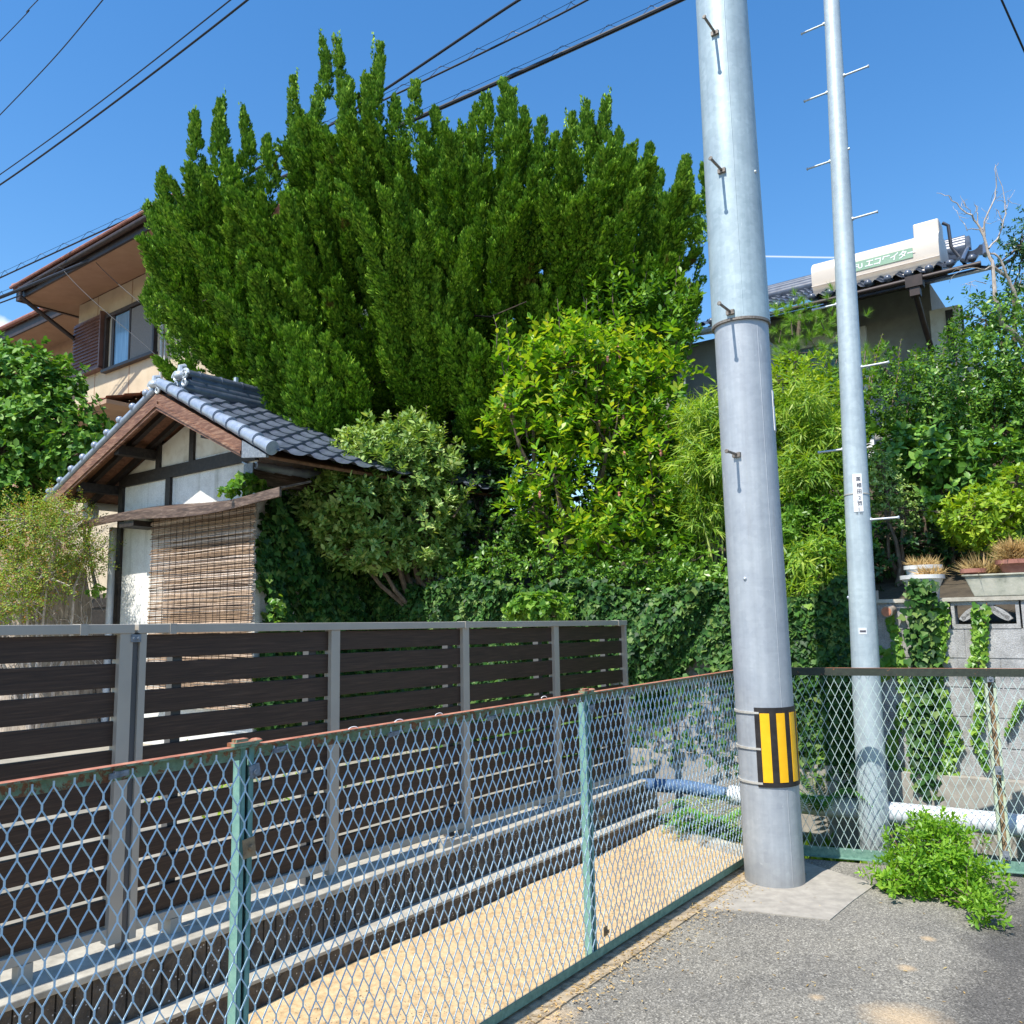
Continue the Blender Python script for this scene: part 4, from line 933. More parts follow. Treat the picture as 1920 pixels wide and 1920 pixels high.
# pale sliding shutter box at the right corner, in the shade of the eave
bb0, bb1 = ab(PA(1800, 600, wa-.25))[1], ab(PA(1745, 600, wa-.25))[1]
bx = MB().abz(wa-.3, wa-.002, bb0, bb1, 3.8, ze-.25).build('shutter_box', M['plaster_old'], rh)
bd = ab(PA(1778, 600, wa-.3))[1]
MB().abz(wa-.312, wa-.3005, bd-.07, bd+.03, ze-1.1, ze-.3).build('peeled_patch', M['darkwood'], bx)
MB().abz(wa-.1, wa-.003, be0+.9, bb0-.02, 3.5, ze-.2).build('dark_board', M['darkwood'], rh)
# heater: long rounded tank on a shallow collector
h0, h1 = ab(PA(1765, 440, 13.3))[1], ab(PA(1531, 500, 13.3))[1]
zl = PA(1650, 525, 13.05)[2]; zh = PA(1650, 471, 13.3)[2]+.02
ht = thing('solar_water_heater', 'beige solar water heater with green lettering lying on the dark tiled roof', 'water heater', W(13.3, (h0+h1)/2, zl-.1))
H_ = zh-zl
prof = [(13.06, zl), (13.0, zl+H_*.18), (12.98, zl+H_*.3), (12.98, zl+H_*.60)]
for k in range(14):
    t_ = PI-PI/2*(k+.5)/14; prof.append((13.26+.28*math.cos(t_), zl+H_*.60+H_*.40*math.sin(t_)))
prof += [(13.6, zh-.02), (13.75, zh-.14), (13.85, zl+.3), (13.6, zl+.02)]
MB().prism([W(a_, h0, z_) for a_, z_ in prof], B*(h1-h0)).build('tank', M['heater'], ht, True)
MB().abz(12.955, 12.978, h0, h1, zl+H_*.20, zl+H_*.23).prism([W(12.93, h0-.02, zl-.12), W(12.99, h0-.02, zl-.02), W(13.9, h0-.02, zl+.35), W(13.9, h0-.02, zl+.2)], B*(h1-h0+.04)).build('collector_tray', M['heater'], ht)
c0 = ab(PA(1717, 440, 13.4))[1]
MB().abz(13.2, 13.55, h0+.01, c0, zh-.05, zh+.22).build('feed_tank', M['heater'], ht, bevel=.02)
P = [W(13.3, h0-.03, zh+.16), W(13.3, h0-.10, zh+.10), W(13.25, h0-.12, zh-.25), W(13.2, h0-.3, zh-.62), W(13.1, h0-.65, zh-.78), W(13, h0-.9, zh-.75)]
MB().tube(P, .025, 8).build('hose', M['cable'], ht, True)
# lettering on the front face
zt_ = zl+H_*.47
g0, g1 = ab(PA(1712, 480, 12.98))[1], h1-.55
MB().abz(12.968, 12.9795, g0, ab(PA(1590, 510, 12.98))[1]+.1, zt_-.075, zt_+.075).build('print_panel', M['heatergreen'], ht)
bA, bB = ab(PA(1669, 490, 12.97))[1], ab(PA(1606, 507, 12.97))[1]
put_text('lettering', 'エコワイター', .125, W(12.966, bA, zt_-.005), -B, Z, M['white'], ht, .001, .88, 1.0, .25)
put_text('lettering', 'CHOFU', .105, W(12.966, bB+.085, zt_-.01), -B, Z, M['white'], ht, .001, 1.0, 1.0)
# grey roofed outbuilding seen between the tree and the big pole
ob = thing('small_outbuilding', 'small grey roofed outbuilding with a pale pipe between the big tree and the pole', 'shed', W(11.2, 5, 2))
c = DY(1290, 640, 12); ca, cb = ab(c)
MB().abz(ca, ca+2, cb-1.0, cb+1.6, 2.2, c[2]-.05).build('wall', M['greywall'], ob)
tiles_generic('roof_tiles', W(ca-.3, cb-1.1, c[2]), W(ca-.3, cb+1.7, c[2]), W(ca+1.2, cb-1.1, c[2]+.55), W(ca+1.2, cb+1.7, c[2]+.55), M['tile'], ob)
MB().tube([W(ca-.35, cb-1.1, c[2]-.03), W(ca-.35, cb+1.7, c[2]-.05)], .045, 8).tube([W(ca-.2, cb+.02, c[2]-.03), W(ca-.2, cb+.03, 2.2)], .045, 8).build('downpipe', M['pvc'], ob, True)
# ================================================================== foliage
def perp(D):
    r = rng.normal(size=D.shape); r -= (r*D).sum(1, keepdims=True)*D; return nrm(r)
def leaves(name, P, D, Nn, L, Wd, mat, parent=None, shape='leaf', fold=.18, curve=.15):
    """one small mesh of many separate leaves: base P, direction D, upper normal Nn"""
    n = len(P); D = nrm(D); Nn = Nn-(Nn*D).sum(1, keepdims=True)*D; Nn = nrm(Nn); S = np.cross(D, Nn)
    L = np.broadcast_to(L, (n,))[:, None]; Wd = np.broadcast_to(Wd, (n,))[:, None]
    if shape == 'tuft':
        pts = [(0, 0, 0), (.45, .5, .05), (1, 0, 0), (.45, -.5, .05)]; faces = [[0, 1, 2, 3]]
    elif shape == 'blade':
        pts = [(0, 0, 0), (.3, .5, .02), (1, 0, -curve), (.3, -.5, .02)]; faces = [[0, 1, 2, 3]]
    elif shape == 'needle':
        pts = [(0, .5, 0), (1, 0, 0), (0, -.5, 0)]; faces = [[0, 1, 2]]
    elif shape == 'ivy':
        pts = [(0, 0, 0), (-.06, .42, fold*.5), (.40, .60, fold*.3), (.62, .26, 0), (1, 0, -curve), (.62, -.26, 0), (.40, -.60, fold*.3), (-.06, -.42, fold*.5), (.45, 0, -fold*.4)]
        faces = [[0, 1, 2, 8], [2, 3, 4, 8], [4, 5, 6, 8], [6, 7, 0, 8]]
    else:
        pts = [(0, 0, 0), (.32, .46, fold*.6), (.70, .40, fold*.4-curve*.5), (1, 0, -curve), (.70, -.40, fold*.4-curve*.5), (.32, -.46, fold*.6), (.5, 0, -fold*.3)]
        faces = [[0, 1, 2, 6], [2, 3, 6, 6], [4, 3, 6, 6]]
        faces = [[0, 1, 2, 6], [6, 2, 3, 4], [0, 6, 4, 5]]
    k = len(pts); V = np.empty((n, k, 3))
    for i, (u, v, w_) in enumerate(pts): V[:, i] = P+D*L*u+S*Wd*v+Nn*Wd*w_*1.0
    F = (np.arange(n)[:, None, None]*k+np.array(faces)[None]).reshape(-1, len(faces[0]))
    return mkobj(name, rawmesh(name, V.reshape(-1, 3), F, False), mat, parent)
def limb(m, P, R, n=7): m.tube(P, R, n, False)
def wander(p, q, n=7, amp=.08):
    p = np.asarray(p, float); q = np.asarray(q, float); L = np.linalg.norm(q-p); P = [p+(q-p)*i/n for i in range(n+1)]
    off = np.cumsum(rng.normal(size=(n+1, 3))*amp*L/n*1.5, axis=0); off -= np.linspace(0, 1, n+1)[:, None]*off[-1]; off[0] = 0
    return [a_+o_ for a_, o_ in zip(P, off)]
# ---------------------------------------------------------------- the big juniper
JY = 11.0
outline = [(272, 400), (280, 560), (305, 650), (345, 700), (420, 745), (480, 765), (520, 800), (560, 832), (600, 800), (640, 765), (720, 770), (800, 800), (880, 800), (960, 770), (1060, 760), (1180, 720), (1290, 640), (1318, 560), (1325, 400),
           (1300, 350), (1240, 330), (1190, 300), (1140, 250), (1090, 250), (1000, 250), (940, 215), (890, 240), (830, 230), (780, 200), (735, 210), (690, 165), (610, 190), (565, 230), (545, 300), (500, 330), (460, 300), (410, 270), (365, 290), (315, 350)]
OL = np.array(outline, float)
def inpoly(x, y, poly):
    ins = np.zeros(len(x), bool); j = len(poly)-1
    for i in range(len(poly)):
        xi, yi = poly[i]; xj, yj = poly[j]
        c = ((yi > y) != (yj > y)) & (x < (xj-xi)*(y-yi)/(yj-yi+1e-9)+xi); ins ^= c; j = i
    return ins
def distpoly(x, y, poly):
    d = np.full(len(x), 1e9)
    for i in range(len(poly)):
        a_ = poly[i]; b_ = poly[(i+1) % len(poly)]; e = b_-a_; t = np.clip(((x-a_[0])*e[0]+(y-a_[1])*e[1])/(e@e), 0, 1)
        d = np.minimum(d, np.hypot(x-a_[0]-t*e[0], y-a_[1]-t*e[1]))
    return d
def plume_tufts(base, tip, R, n, knob=.11, lean=.55):
    """tufts of scale foliage on knobbly fingers packed around an upswept plume"""
    ax = tip-base; L = np.linalg.norm(ax); ax = ax/L
    nk = max(10, int(n/46)); u = rng.random(nk)**.8
    r = R*np.where(u < .42, .30+.70*(u/.42), np.clip(1-((u-.42)/.58), 0, 1)**.95)+.012
    x = nrm(np.cross(ax, [0.2, .9, .1])); y = np.cross(ax, x)
    th = rng.random(nk)*2*PI; rr = r*np.sqrt(rng.random(nk)*.6+.4)
    rad = np.cos(th)[:, None]*x+np.sin(th)[:, None]*y
    w1, w2 = rng.uniform(0, 6, 2); bend = x*(.035*L*np.sin(u*4.5+w1)-.035*L*np.sin(w1))[:, None]+y*(.035*L*np.sin(u*5+w2)-.035*L*np.sin(w2))[:, None]
    c = base+ax*(u*L)[:, None]+rad*rr[:, None]*.85+bend
    fd = nrm(ax+rad*(.25+lean*.9*(1-u))[:, None]+rng.normal(size=(nk, 3))*.12); fl = 1.25*knob*(.6+.8*rng.random(nk))*(1.1-.35*u); fr = .036*(.7+.7*rng.random(nk))*(1.15-.55*u)
    m = int(n/nk); k = np.repeat(np.arange(nk), m); N_ = len(k)
    v = rng.random(N_); pr = perp(fd[k]); prof = np.sin(PI*np.clip(v*.85+.12, 0, 1))**.7
    P = c[k]+fd[k]*(v*fl[k])[:, None]+pr*(fr[k]*prof)[:, None]
    D = nrm(fd[k]*1.0+pr*.75*(1-v*.7)[:, None]+Z*.25); Nn = nrm(pr*1.0+rad[k]*.45+rng.normal(size=(N_, 3))*.18)
    return P, D, Nn
jun = thing('juniper_tree', 'huge dark green juniper with flame-like upright plumes rising over the ivy wall', 'tree', DY(890, 1100, JY+.6)*np.array([1, 1, 0])+Z*2.4)
PP, DD, NN = [], [], []; SK = MB()
def hd(x, y): d = distpoly(np.array([x]), np.array([y]), OL)[0]; t = 1-min(d/330, 1); return 2.2*math.sqrt(max(0, 1-t*t))
def addplume(x, y, Y, L, R, n, leanx=0, leany=0, tip=True):
    t_ = DY(x, y, Y); ln = np.array([leanx, leany, 1.0]); ln = nrm(ln); b_ = t_-ln*L
    P, D, Nn = plume_tufts(b_, t_, R, n); PP.append(P); DD.append(D); NN.append(Nn)
    if tip:      # wispy leading shoot
        u = rng.random(40); P = b_+(t_-b_)*(.85+.25*u)[:, None]+rng.normal(size=(40, 3))*.012; PP.append(P); DD.append(nrm(np.tile(ln, (40, 1))+rng.normal(size=(40, 3))*.2)); NN.append(rng.normal(size=(40, 3)))
# the tall spires of the skyline
for x, y, L, R in ((312, 330, 1.2, .17), (276, 390, .9, .10), (366, 222, 1.6, .15), (420, 190, 1.7, .16), (452, 212, 1.4, .13), (498, 272, 1.1, .13), (540, 282, 1.0, .12), (558, 150, 1.7, .10), (600, 75, 1.5, .10), (636, 80, 1.5, .11), (699, 85, 1.4, .10), (718, 125, 1.5, .15), (681, 155, .9, .12), (748, 195, .9, .14), (785, 168, 1.0, .12), (812, 215, .8, .12), (838, 232, .8, .12), (862, 240, .7, .10), (890, 205, .9, .13), (915, 185, .9, .12), (940, 162, 1.0, .12), (968, 178, 1.0, .12), (990, 215, .8, .12), (1010, 235, .8, .12), (1045, 262, .7, .1), (1062, 220, 1.1, .11), (1090, 200, 1.2, .12), (1112, 242, .8, .12), (1143, 186, 1.3, .13), (1165, 260, .8, .11), (1186, 290, .9, .12), (1212, 286, .9, .13), (1243, 335, .8, .12), (1280, 305, .9, .12), (1300, 345, .9, .13), (1319, 320, 1.0, .12), (345, 390, 1.1, .16), (395, 345, 1.1, .16), (470, 380, 1., .16), (515, 420, 1.0, .17), (575, 330, 1.2, .17), (640, 250, 1.3, .19), (560, 240, 1.1, .14), (605, 200, 1.3, .16), (660, 170, 1.2, .16), (700, 230, 1.3, .2), (745, 270, 1.3, .22), (790, 260, 1.3, .22), (850, 290, 1.3, .22), (900, 270, 1.3, .22), (950, 250, 1.3, .22), (1010, 300, 1.2, .22), (1070, 300, 1.2, .22), (1130, 290, 1.2, .2), (1190, 350, 1.1, .2), (1250, 380, 1.1, .2), (430, 300, 1.3, .2), (370, 320, 1.3, .2), (680, 320, 1.4, .24), (780, 360, 1.4, .25), (880, 380, 1.4, .25), (980, 380, 1.4, .25), (600, 330, 1.4, .22), (540, 380, 1.3, .22), (330, 430, 1.2, .18), (290, 470, 1.0, .15)):
    R *= .72 if y < 260 or R < .125 else .9; L *= 1.12; addplume(x, y, JY+rng.uniform(-.5, .3), L, R, int(5200*L*R/.15), (x-800)*.00012+rng.normal()*.04, 0)
cnt = 0
cands = []
def bt_plume(b_, t_, R, n):
    P, D, Nn = plume_tufts(b_, t_, R, n); PP.append(P); DD.append(D); NN.append(Nn)
def bough(x, y, Yc, back, drop, spread=1.0):
    tc = DY(x, y, Yc); bs = tc+np.array([-(x-860)*.0011+rng.normal()*.05, back, -drop]); nf = rng.integers(7, 11); sh = .22 if x < 370 else (-.15 if x > 1240 else 0)
    for k in range(nf):
        dx = ((k/(nf-1)-.5)*rng.uniform(.8, 1.0)+rng.normal()*.05)*spread; up_ = rng.uniform(.1, .6)*(1-abs(dx)*1.0)+rng.normal()*.08
        t_ = tc+np.array([dx+sh, rng.uniform(-.22, .2), up_]); L = np.linalg.norm(t_-bs); R = rng.uniform(.07, .145)
        bt_plume(bs+(t_-bs)*.08, t_, R, int(4000*L*R/.15))
tries = 0
while tries < 4000:      # the lit front: boughs that fan out like hands, with deep gaps between
    tries += 1; x, y = rng.uniform(300, 1300), rng.uniform(250, 800)
    if not inpoly(np.array([x]), np.array([y]), OL)[0]: continue
    if not inpoly(np.array([x]), np.array([y-75.0]), OL)[0]: continue
    if any(((x-a_)/84)**2+((y-b_)/102)**2 < 1 for a_, b_ in cands): continue
    cands.append((x, y)); h = hd(x, y); bough(x, y, JY-h+rng.uniform(-.45, .45), min(.85, .3+h*.3), rng.uniform(.85, 1.15))
for x, y, Y in ((510, 745, 9.2), (570, 765, 8.9), (545, 700, 9.0), (620, 735, 9.1), (450, 680, 9.8)): bough(x, y, Y, .35, .6, .62)
for _ in range(120):       # inside and far side
    x, y = rng.uniform(290, 1305), rng.uniform(330, 790)
    if not inpoly(np.array([x]), np.array([y]), OL)[0]: continue
    h = hd(x, y); s_ = rng.uniform(-.15, 1.0); addplume(x, y, JY+.2+h*s_, rng.uniform(.8, 1.3), .25, 1700, (x-800)*.0006, .3*s_, False)
P = np.vstack(PP); D = np.vstack(DD); Nn = np.vstack(NN); n = len(P); print('juniper tufts', n)
leaves('crown', P, D, Nn, rng.uniform(.034, .062, n), rng.uniform(.020, .032, n), M['juniper'], jun, 'tuft')
# dark twiggy core so that the sky does not show through the middle
m = MB(); root = DY(890, 1100, JY+.6); root[2] = 2.2; fork = DY(880, 800, JY+.2)
limb(m, wander(root, fork, 5, .05), np.linspace(.26, .2, 6), 12)
for x, y, Y in ((600, 420, 10.6), (420, 480, 10.5), (500, 640, 9.8), (700, 450, 11), (760, 560, 9.4), (860, 480, 11.2), (980, 420, 11), (1100, 430, 11), (1220, 480, 11), (1020, 640, 9.8), (640, 700, 9.6), (560, 740, 9.6), (820, 430, 11.2), (930, 700, 10), (1150, 600, 10.5), (350, 450, 10.7)):
    q = DY(x, y, Y); mid = (fork+q)/2+np.array([0, 0, -.25]); w1 = wander(fork, mid, 5, .1); w2 = wander(mid, q, 6, .12); limb(m, w1+w2[1:], np.linspace(.13, .02, 12), 8)
    for k in range(7):
        s0 = w2[rng.integers(1, 6)]; limb(m, wander(s0, s0+rng.normal(size=3)*.5+Z*.35, 4, .15), np.linspace(.025, .006, 5), 5)
m.build('trunk', M['barkdark'], jun)
# ---------------------------------------------------------------- generic shrubs
def shoots(lumps, n, per, L, spread=(35, 80), up=.55, jitter=.3, inner=.45, stem=.0, droop=0.0):
    """rosettes of leaves on shoots over the shell of several lumps (x, y, Y, rx, ry px, depth m)"""
    vol = np.array([l[3]*l[4] for l in lumps], float); pick = rng.choice(len(lumps), n, p=vol/vol.sum())
    C = np.array([DY(l[0], l[1], l[2]) for l in lumps]); RX = np.array([l[3]/FPX*l[2] for l in lumps]); RZ = np.array([l[4]/FPX*l[2] for l in lumps]); RY = np.array([l[5] for l in lumps])
    v = nrm(rng.normal(size=(n, 3))); r = 1-inner*rng.random(n)**1.6
    R3 = np.stack([RX[pick], RY[pick], RZ[pick]], 1)
    wob = 1+.28*np.sin(v[:, 0]*7+pick*2)*np.cos(v[:, 2]*6+pick)+.16*np.sin(v[:, 1]*11+pick)+.18*(rng.random(n)**4)
    c = C[pick]+v*R3*(r*wob)[:, None]
    ax = nrm(v*(1-up)+Z*up+rng.normal(size=(n, 3))*jitter)
    k = np.repeat(np.arange(n), per); N_ = len(k); j = np.tile(np.arange(per), n)
    x = perp(ax); y = np.cross(ax, x); th = j*2.4+rng.random(N_)*.5
    rad = np.cos(th)[:, None]*x[k]+np.sin(th)[:, None]*y[k]
    frac = j/max(1, per-1); ang = np.radians(spread[1]+(spread[0]-spread[1])*frac+rng.normal(size=N_)*8)
    D = ax[k]*np.cos(ang)[:, None]+rad*np.sin(ang)[:, None]; D = nrm(D-Z*droop*rng.random(N_)[:, None])
    P = c[k]+ax[k]*((frac-.5)*stem+.01)[:, None]+rad*.004
    Nn = ax[k]*1.0+rng.normal(size=(N_, 3))*.25; Nn = Nn+Z*.35
    return P, D, Nn, L*(.5+.7*rng.random(N_))*(1-.25*frac), c, ax
def shrub(name, label, cat, base, lumps, n, per, L, Wr, mat, group=None, stems=None, barkm='bark', stemr=.025, shape='leaf', **kw):
    t = thing(name, label, cat, base, group)
    P, D, Nn, LL, c, ax = shoots(lumps, n, per, L, **kw)
    leaves('foliage', P, D, Nn, LL, LL*Wr, M[mat], t, shape)
    m = MB(); base = np.asarray(base, float)
    for l in lumps:
        q = DY(l[0], l[1], l[2]); w_ = wander(base+rng.normal(size=3)*.04*np.array([1, 1, 0]), q, 6, .12); limb(m, w_, np.linspace(stemr, stemr*.35, 7), 7)
    pick = rng.choice(len(c), min(len(c), stems or 60), replace=False); C = np.array([DY(l[0], l[1], l[2]) for l in lumps])
    for i in pick:
        j = np.argmin(((C-c[i])**2).sum(1)); limb(m, wander(C[j], c[i], 4, .12), np.linspace(stemr*.3, .003, 5), 4)
    m.build('stems', M[barkm], t)
    return t, c, ax
def gb(x, Y, z=1.5):      # root point below a pixel column
    p = DY(x, 1000, Y); return np.array([p[0], p[1], z])
# osmanthus, grey-green and twiggy
shrub('osmanthus_shrub', 'grey-green glossy shrub leaning over the ivy in front of the shed roof', 'shrub', gb(800, 9.0, 1.5),
      [(660, 940, 8.5, 95, 85, .5), (600, 985, 8.4, 60, 45, .35), (710, 880, 8.7, 95, 60, .5), (780, 870, 8.9, 80, 70, .5), (680, 1030, 8.5, 80, 45, .4), (800, 960, 9.0, 80, 75, .5), (790, 1040, 8.9, 60, 40, .4), (690, 835, 8.8, 60, 35, .3), (640, 870, 8.6, 45, 35, .3), (760, 815, 9.0, 50, 35, .3)],
      2700, 9, .09, .46, 'osmanthus', stems=25, stemr=.035, stem=.05, inner=.38, up=.5)
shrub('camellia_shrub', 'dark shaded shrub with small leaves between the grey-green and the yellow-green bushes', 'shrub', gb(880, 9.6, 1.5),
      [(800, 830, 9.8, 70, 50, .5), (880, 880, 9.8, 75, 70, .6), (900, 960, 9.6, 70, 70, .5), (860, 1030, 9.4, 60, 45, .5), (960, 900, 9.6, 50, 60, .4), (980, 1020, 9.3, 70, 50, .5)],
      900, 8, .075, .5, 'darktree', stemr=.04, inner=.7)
# magnolia: upright shoots, yellow green, with pink seed pods
mg, c, ax = shrub('magnolia_shrub', 'yellow-green magnolia bush with pink seed pods left of the big pole', 'shrub', gb(1090, 8.8, 1.5),
      [(1120, 700, 8.7, 150, 110, .6), (1000, 790, 8.5, 95, 70, .5), (1050, 690, 8.6, 100, 90, .5), (1210, 720, 8.8, 80, 90, .5), (1140, 830, 8.5, 130, 80, .6), (1040, 900, 8.4, 90, 60, .5), (1150, 985, 8.2, 110, 70, .5), (1120, 1010, 8.1, 85, 45, .4), (1220, 930, 8.4, 60, 80, .5), (1000, 950, 8.5, 50, 50, .4), (950, 750, 8.4, 45, 60, .35), (1260, 800, 8.7, 45, 80, .4)],
      1250, 8, .115, .48, 'magnolia', stems=110, stemr=.045, up=.7, stem=.10, inner=.6)
pk = rng.choice(len(c), 34, replace=False)
for i in pk:
    p = c[i]+np.array([0, -.04, 0]); m = MB(); q = [p+Z*-.014*k+rng.normal(size=3)*.003 for k in range(6)]
    m.tube(q, [.006, .015, .011, .016, .012, .005], 7); m.build('seed_pod', M['redfruit'], mg, True)
def shootplant(t, tops, base, L, mat, Wr=.5, n=14, lname='shoot_leaves', droop=.1):
    Ps, Ds, Ns, Ls = [], [], [], []; m = MB()
    for x, y, Y, x0, y0 in tops:
        q = DY(x, y, Y); b_ = DY(x0, y0, Y); w_ = wander(b_, q, 7, .05); limb(m, w_, np.linspace(.012, .003, 8), 5)
        for k in range(n):
            u = .25+.75*k/n; i = min(int(u*7), 6); p = w_[i]+(w_[i+1]-w_[i])*(u*7-i); d = nrm(w_[i+1]-w_[i]); th = k*2.4; r_ = nrm(np.cross(d, [math.cos(th), math.sin(th), .2]))
            Ps.append(p); Ds.append(nrm(r_*.8+d*.6-Z*droop)); Ns.append(d+Z*.3+rng.normal(size=3)*.2); Ls.append(L*(1-.4*u*(u > .8))*rng.uniform(.8, 1.1))
    leaves(lname, np.array(Ps), np.array(Ds), np.array(Ns), np.array(Ls), np.array(Ls)*Wr, M[mat], t); m.build('shoots', M['bark'], t)
shootplant(mg, [(925, 590, 8.4, 965, 800), (950, 600, 8.4, 960, 790), (1045, 560, 8.5, 1050, 760), (1000, 640, 8.4, 1010, 800), (1100, 560, 8.6, 1100, 760), (1140, 600, 8.6, 1130, 760), (1195, 625, 8.7, 1180, 780), (1230, 640, 8.7, 1210, 800), (975, 660, 8.4, 990, 830), (1070, 590, 8.6, 1080, 760), (1160, 640, 8.6, 1150, 790), (1250, 690, 8.7, 1230, 820)], None, .12, 'magnolia', n=22)
os2 = thing('osmanthus_shrub', 'straggling shoots of the pale shrub rising before the dark juniper trunk', 'shrub', gb(790, 9.0, 1.6))
shootplant(os2, [(700, 800, 8.7, 715, 900), (745, 775, 8.8, 750, 880), (800, 760, 8.9, 790, 870), (835, 790, 8.9, 815, 890), (560, 940, 8.3, 620, 985), (545, 985, 8.3, 620, 1000), (650, 800, 8.6, 665, 900), (610, 850, 8.5, 640, 930), (870, 840, 8.9, 840, 930), (780, 790, 8.9, 775, 880), (890, 900, 8.8, 850, 970), (590, 890, 8.4, 630, 960)], None, .085, 'osmanthus', n=30)
shrub('shade_undergrowth', 'dark leafy undergrowth filling the ground below the yellow-green magnolia', 'undergrowth', gb(1000, 9.2, 1.5),
      [(930, 1060, 8.6, 70, 40, .35), (1030, 1065, 8.2, 70, 35, .3), (1120, 1075, 7.9, 80, 35, .3), (1210, 1080, 7.7, 70, 40, .3), (860, 1070, 8.9, 60, 35, .3), (1000, 1000, 9.0, 90, 50, .4), (1290, 1090, 7.5, 60, 35, .3), (1250, 1000, 8.4, 60, 60, .4)],
      1700, 7, .06, .45, 'hedge', up=.4, inner=.8, stems=20)
shrub('shade_undergrowth', 'tangled green undergrowth around the foot of the bamboo behind the wall', 'undergrowth', gb(1450, 7.3, 1.5),
      [(1400, 1080, 7.2, 60, 45, .3), (1480, 1060, 7.1, 60, 50, .3), (1450, 1000, 7.4, 50, 50, .3), (1540, 1060, 7.0, 50, 50, .3), (1600, 1000, 7.2, 40, 60, .3)],
      1100, 7, .06, .4, 'podocarp', up=.35, inner=.8, stems=20, droop=.3)
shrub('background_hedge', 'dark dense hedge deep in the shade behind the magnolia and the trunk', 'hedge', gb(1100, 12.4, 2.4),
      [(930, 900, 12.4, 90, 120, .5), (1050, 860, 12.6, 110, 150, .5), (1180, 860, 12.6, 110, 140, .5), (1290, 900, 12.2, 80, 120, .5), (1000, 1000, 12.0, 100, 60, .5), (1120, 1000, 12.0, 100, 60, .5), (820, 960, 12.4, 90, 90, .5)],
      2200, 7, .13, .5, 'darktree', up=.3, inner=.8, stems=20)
shrub('background_hedge', 'dense green hedge behind the small-leaved shrub at the right edge', 'hedge', gb(1850, 10.4, 2.2),
      [(1780, 820, 10.4, 100, 110, .5), (1880, 800, 10.4, 100, 140, .5), (1960, 780, 10.2, 90, 160, .5), (1700, 860, 10.4, 80, 90, .5), (1840, 940, 10.2, 120, 70, .5), (1600, 900, 10.4, 70, 90, .5), (2080, 860, 10.2, 120, 140, .5), (2250, 880, 10.0, 120, 140, .5)],
      2600, 7, .10, .5, 'hedge', up=.3, inner=.8, stems=20)
dt = thing('evergreen_tree', 'dark evergreen with sparse upright shoots in front of the juniper right half', 'tree', gb(1180, 9.3, 1.6))
P, D, Nn, LL, c, ax = shoots([(1180, 560, 9.3, 110, 80, .5), (1240, 620, 9.3, 70, 70, .5), (1130, 640, 9.3, 90, 60, .5)], 330, 7, .11, up=.75, stem=.12, inner=.8)
leaves('foliage', P, D, Nn, LL, LL*.45, M['podocarp'], dt)
shootplant(dt, [(1090, 500, 9.2, 1110, 680), (1150, 470, 9.2, 1160, 660), (1190, 460, 9.3, 1180, 650), (1215, 480, 9.3, 1200, 660), (1250, 530, 9.3, 1230, 660), (1295, 530, 9.3, 1260, 680), (1310, 590, 9.3, 1280, 720), (1120, 540, 9.2, 1140, 680), (1275, 480, 9.3, 1250, 640)], None, .11, 'podocarp', n=20)
# bamboo: narrow drooping leaves
def bamboo(name, label, base, lumps, n, L=.15):
    t = thing(name, label, 'bamboo', base)
    P, D, Nn, LL, c, ax = shoots(lumps, n, 9, L, spread=(25, 75), up=.25, inner=.6, stem=.10, droop=.9)
    leaves('foliage', P, D, Nn, LL, LL*.095+.004, M['bamboo'], t, 'blade', curve=.9)
    m = MB()
    for l in lumps:
        for k in range(3):
            q = DY(l[0]+rng.uniform(-l[3], l[3])*.7, l[1]-l[4]*.6, l[2]); limb(m, wander(np.asarray(base)+rng.normal(size=3)*.1*np.array([1, 1, 0]), q, 7, .05), np.linspace(.012, .004, 8), 6)
    m.build('canes', M['limecane'], t); return t
M['limecane'] = surf('bamboo_cane', (.22, .3, .06), (.4, .45, .12), 9, .5)
bamboo('bamboo_clump', 'feathery yellow-green bamboo clump just left of the big pole', gb(1330, 8.0, 1.5), [(1330, 790, 8.0, 65, 50, .4), (1340, 870, 7.9, 70, 50, .4), (1320, 960, 8.0, 45, 45, .3)], 800)
bamboo('bamboo_clump', 'yellow-green bamboo clump between the big pole and the slim pole', gb(1500, 7.8, 1.5), [(1490, 770, 7.9, 65, 50, .4), (1530, 830, 7.8, 60, 60, .4), (1500, 900, 7.7, 60, 50, .4)], 700)
bamboo('bamboo_clump', 'loose bamboo sprays hanging over the ivy right beside the big pole', gb(1510, 7.0, 1.5), [(1510, 1055, 6.9, 45, 35, .25), (1500, 1110, 6.6, 22, 30, .15), (1540, 1030, 7.0, 35, 25, .2)], 130, .13)
# pine
pn = thing('pine_tree', 'young pine with bright needle tufts below the beige water heater', 'tree', gb(1500, 9.5, 2))
P, D, Nn, LL, c, ax = shoots([(1478, 590, 9.5, 45, 35, .35), (1540, 600, 9.5, 55, 35, .4), (1500, 650, 9.5, 70, 30, .4), (1570, 690, 9.4, 60, 30, .4), (1630, 690, 9.4, 30, 35, .3), (1560, 730, 9.4, 50, 35, .3)], 200, 50, .12, spread=(10, 80), up=.55, inner=.6, stem=.05, jitter=.3)
leaves('needles', P, D, Nn, LL, .0055, M['pine'], pn, 'needle')
m = MB()
for i in range(0, len(c), 5): limb(m, [c[i]-ax[i]*.16, c[i]+ax[i]*.05], [.008, .005], 5)
limb(m, wander(gb(1500, 9.5, 2), DY(1500, 590, 9.5), 6, .05), np.linspace(.07, .02, 7), 8); limb(m, wander(gb(1500, 9.5, 3.2), DY(1600, 700, 9.4), 6, .08), np.linspace(.05, .02, 7), 8); m.build('branches', M['bark'], pn)
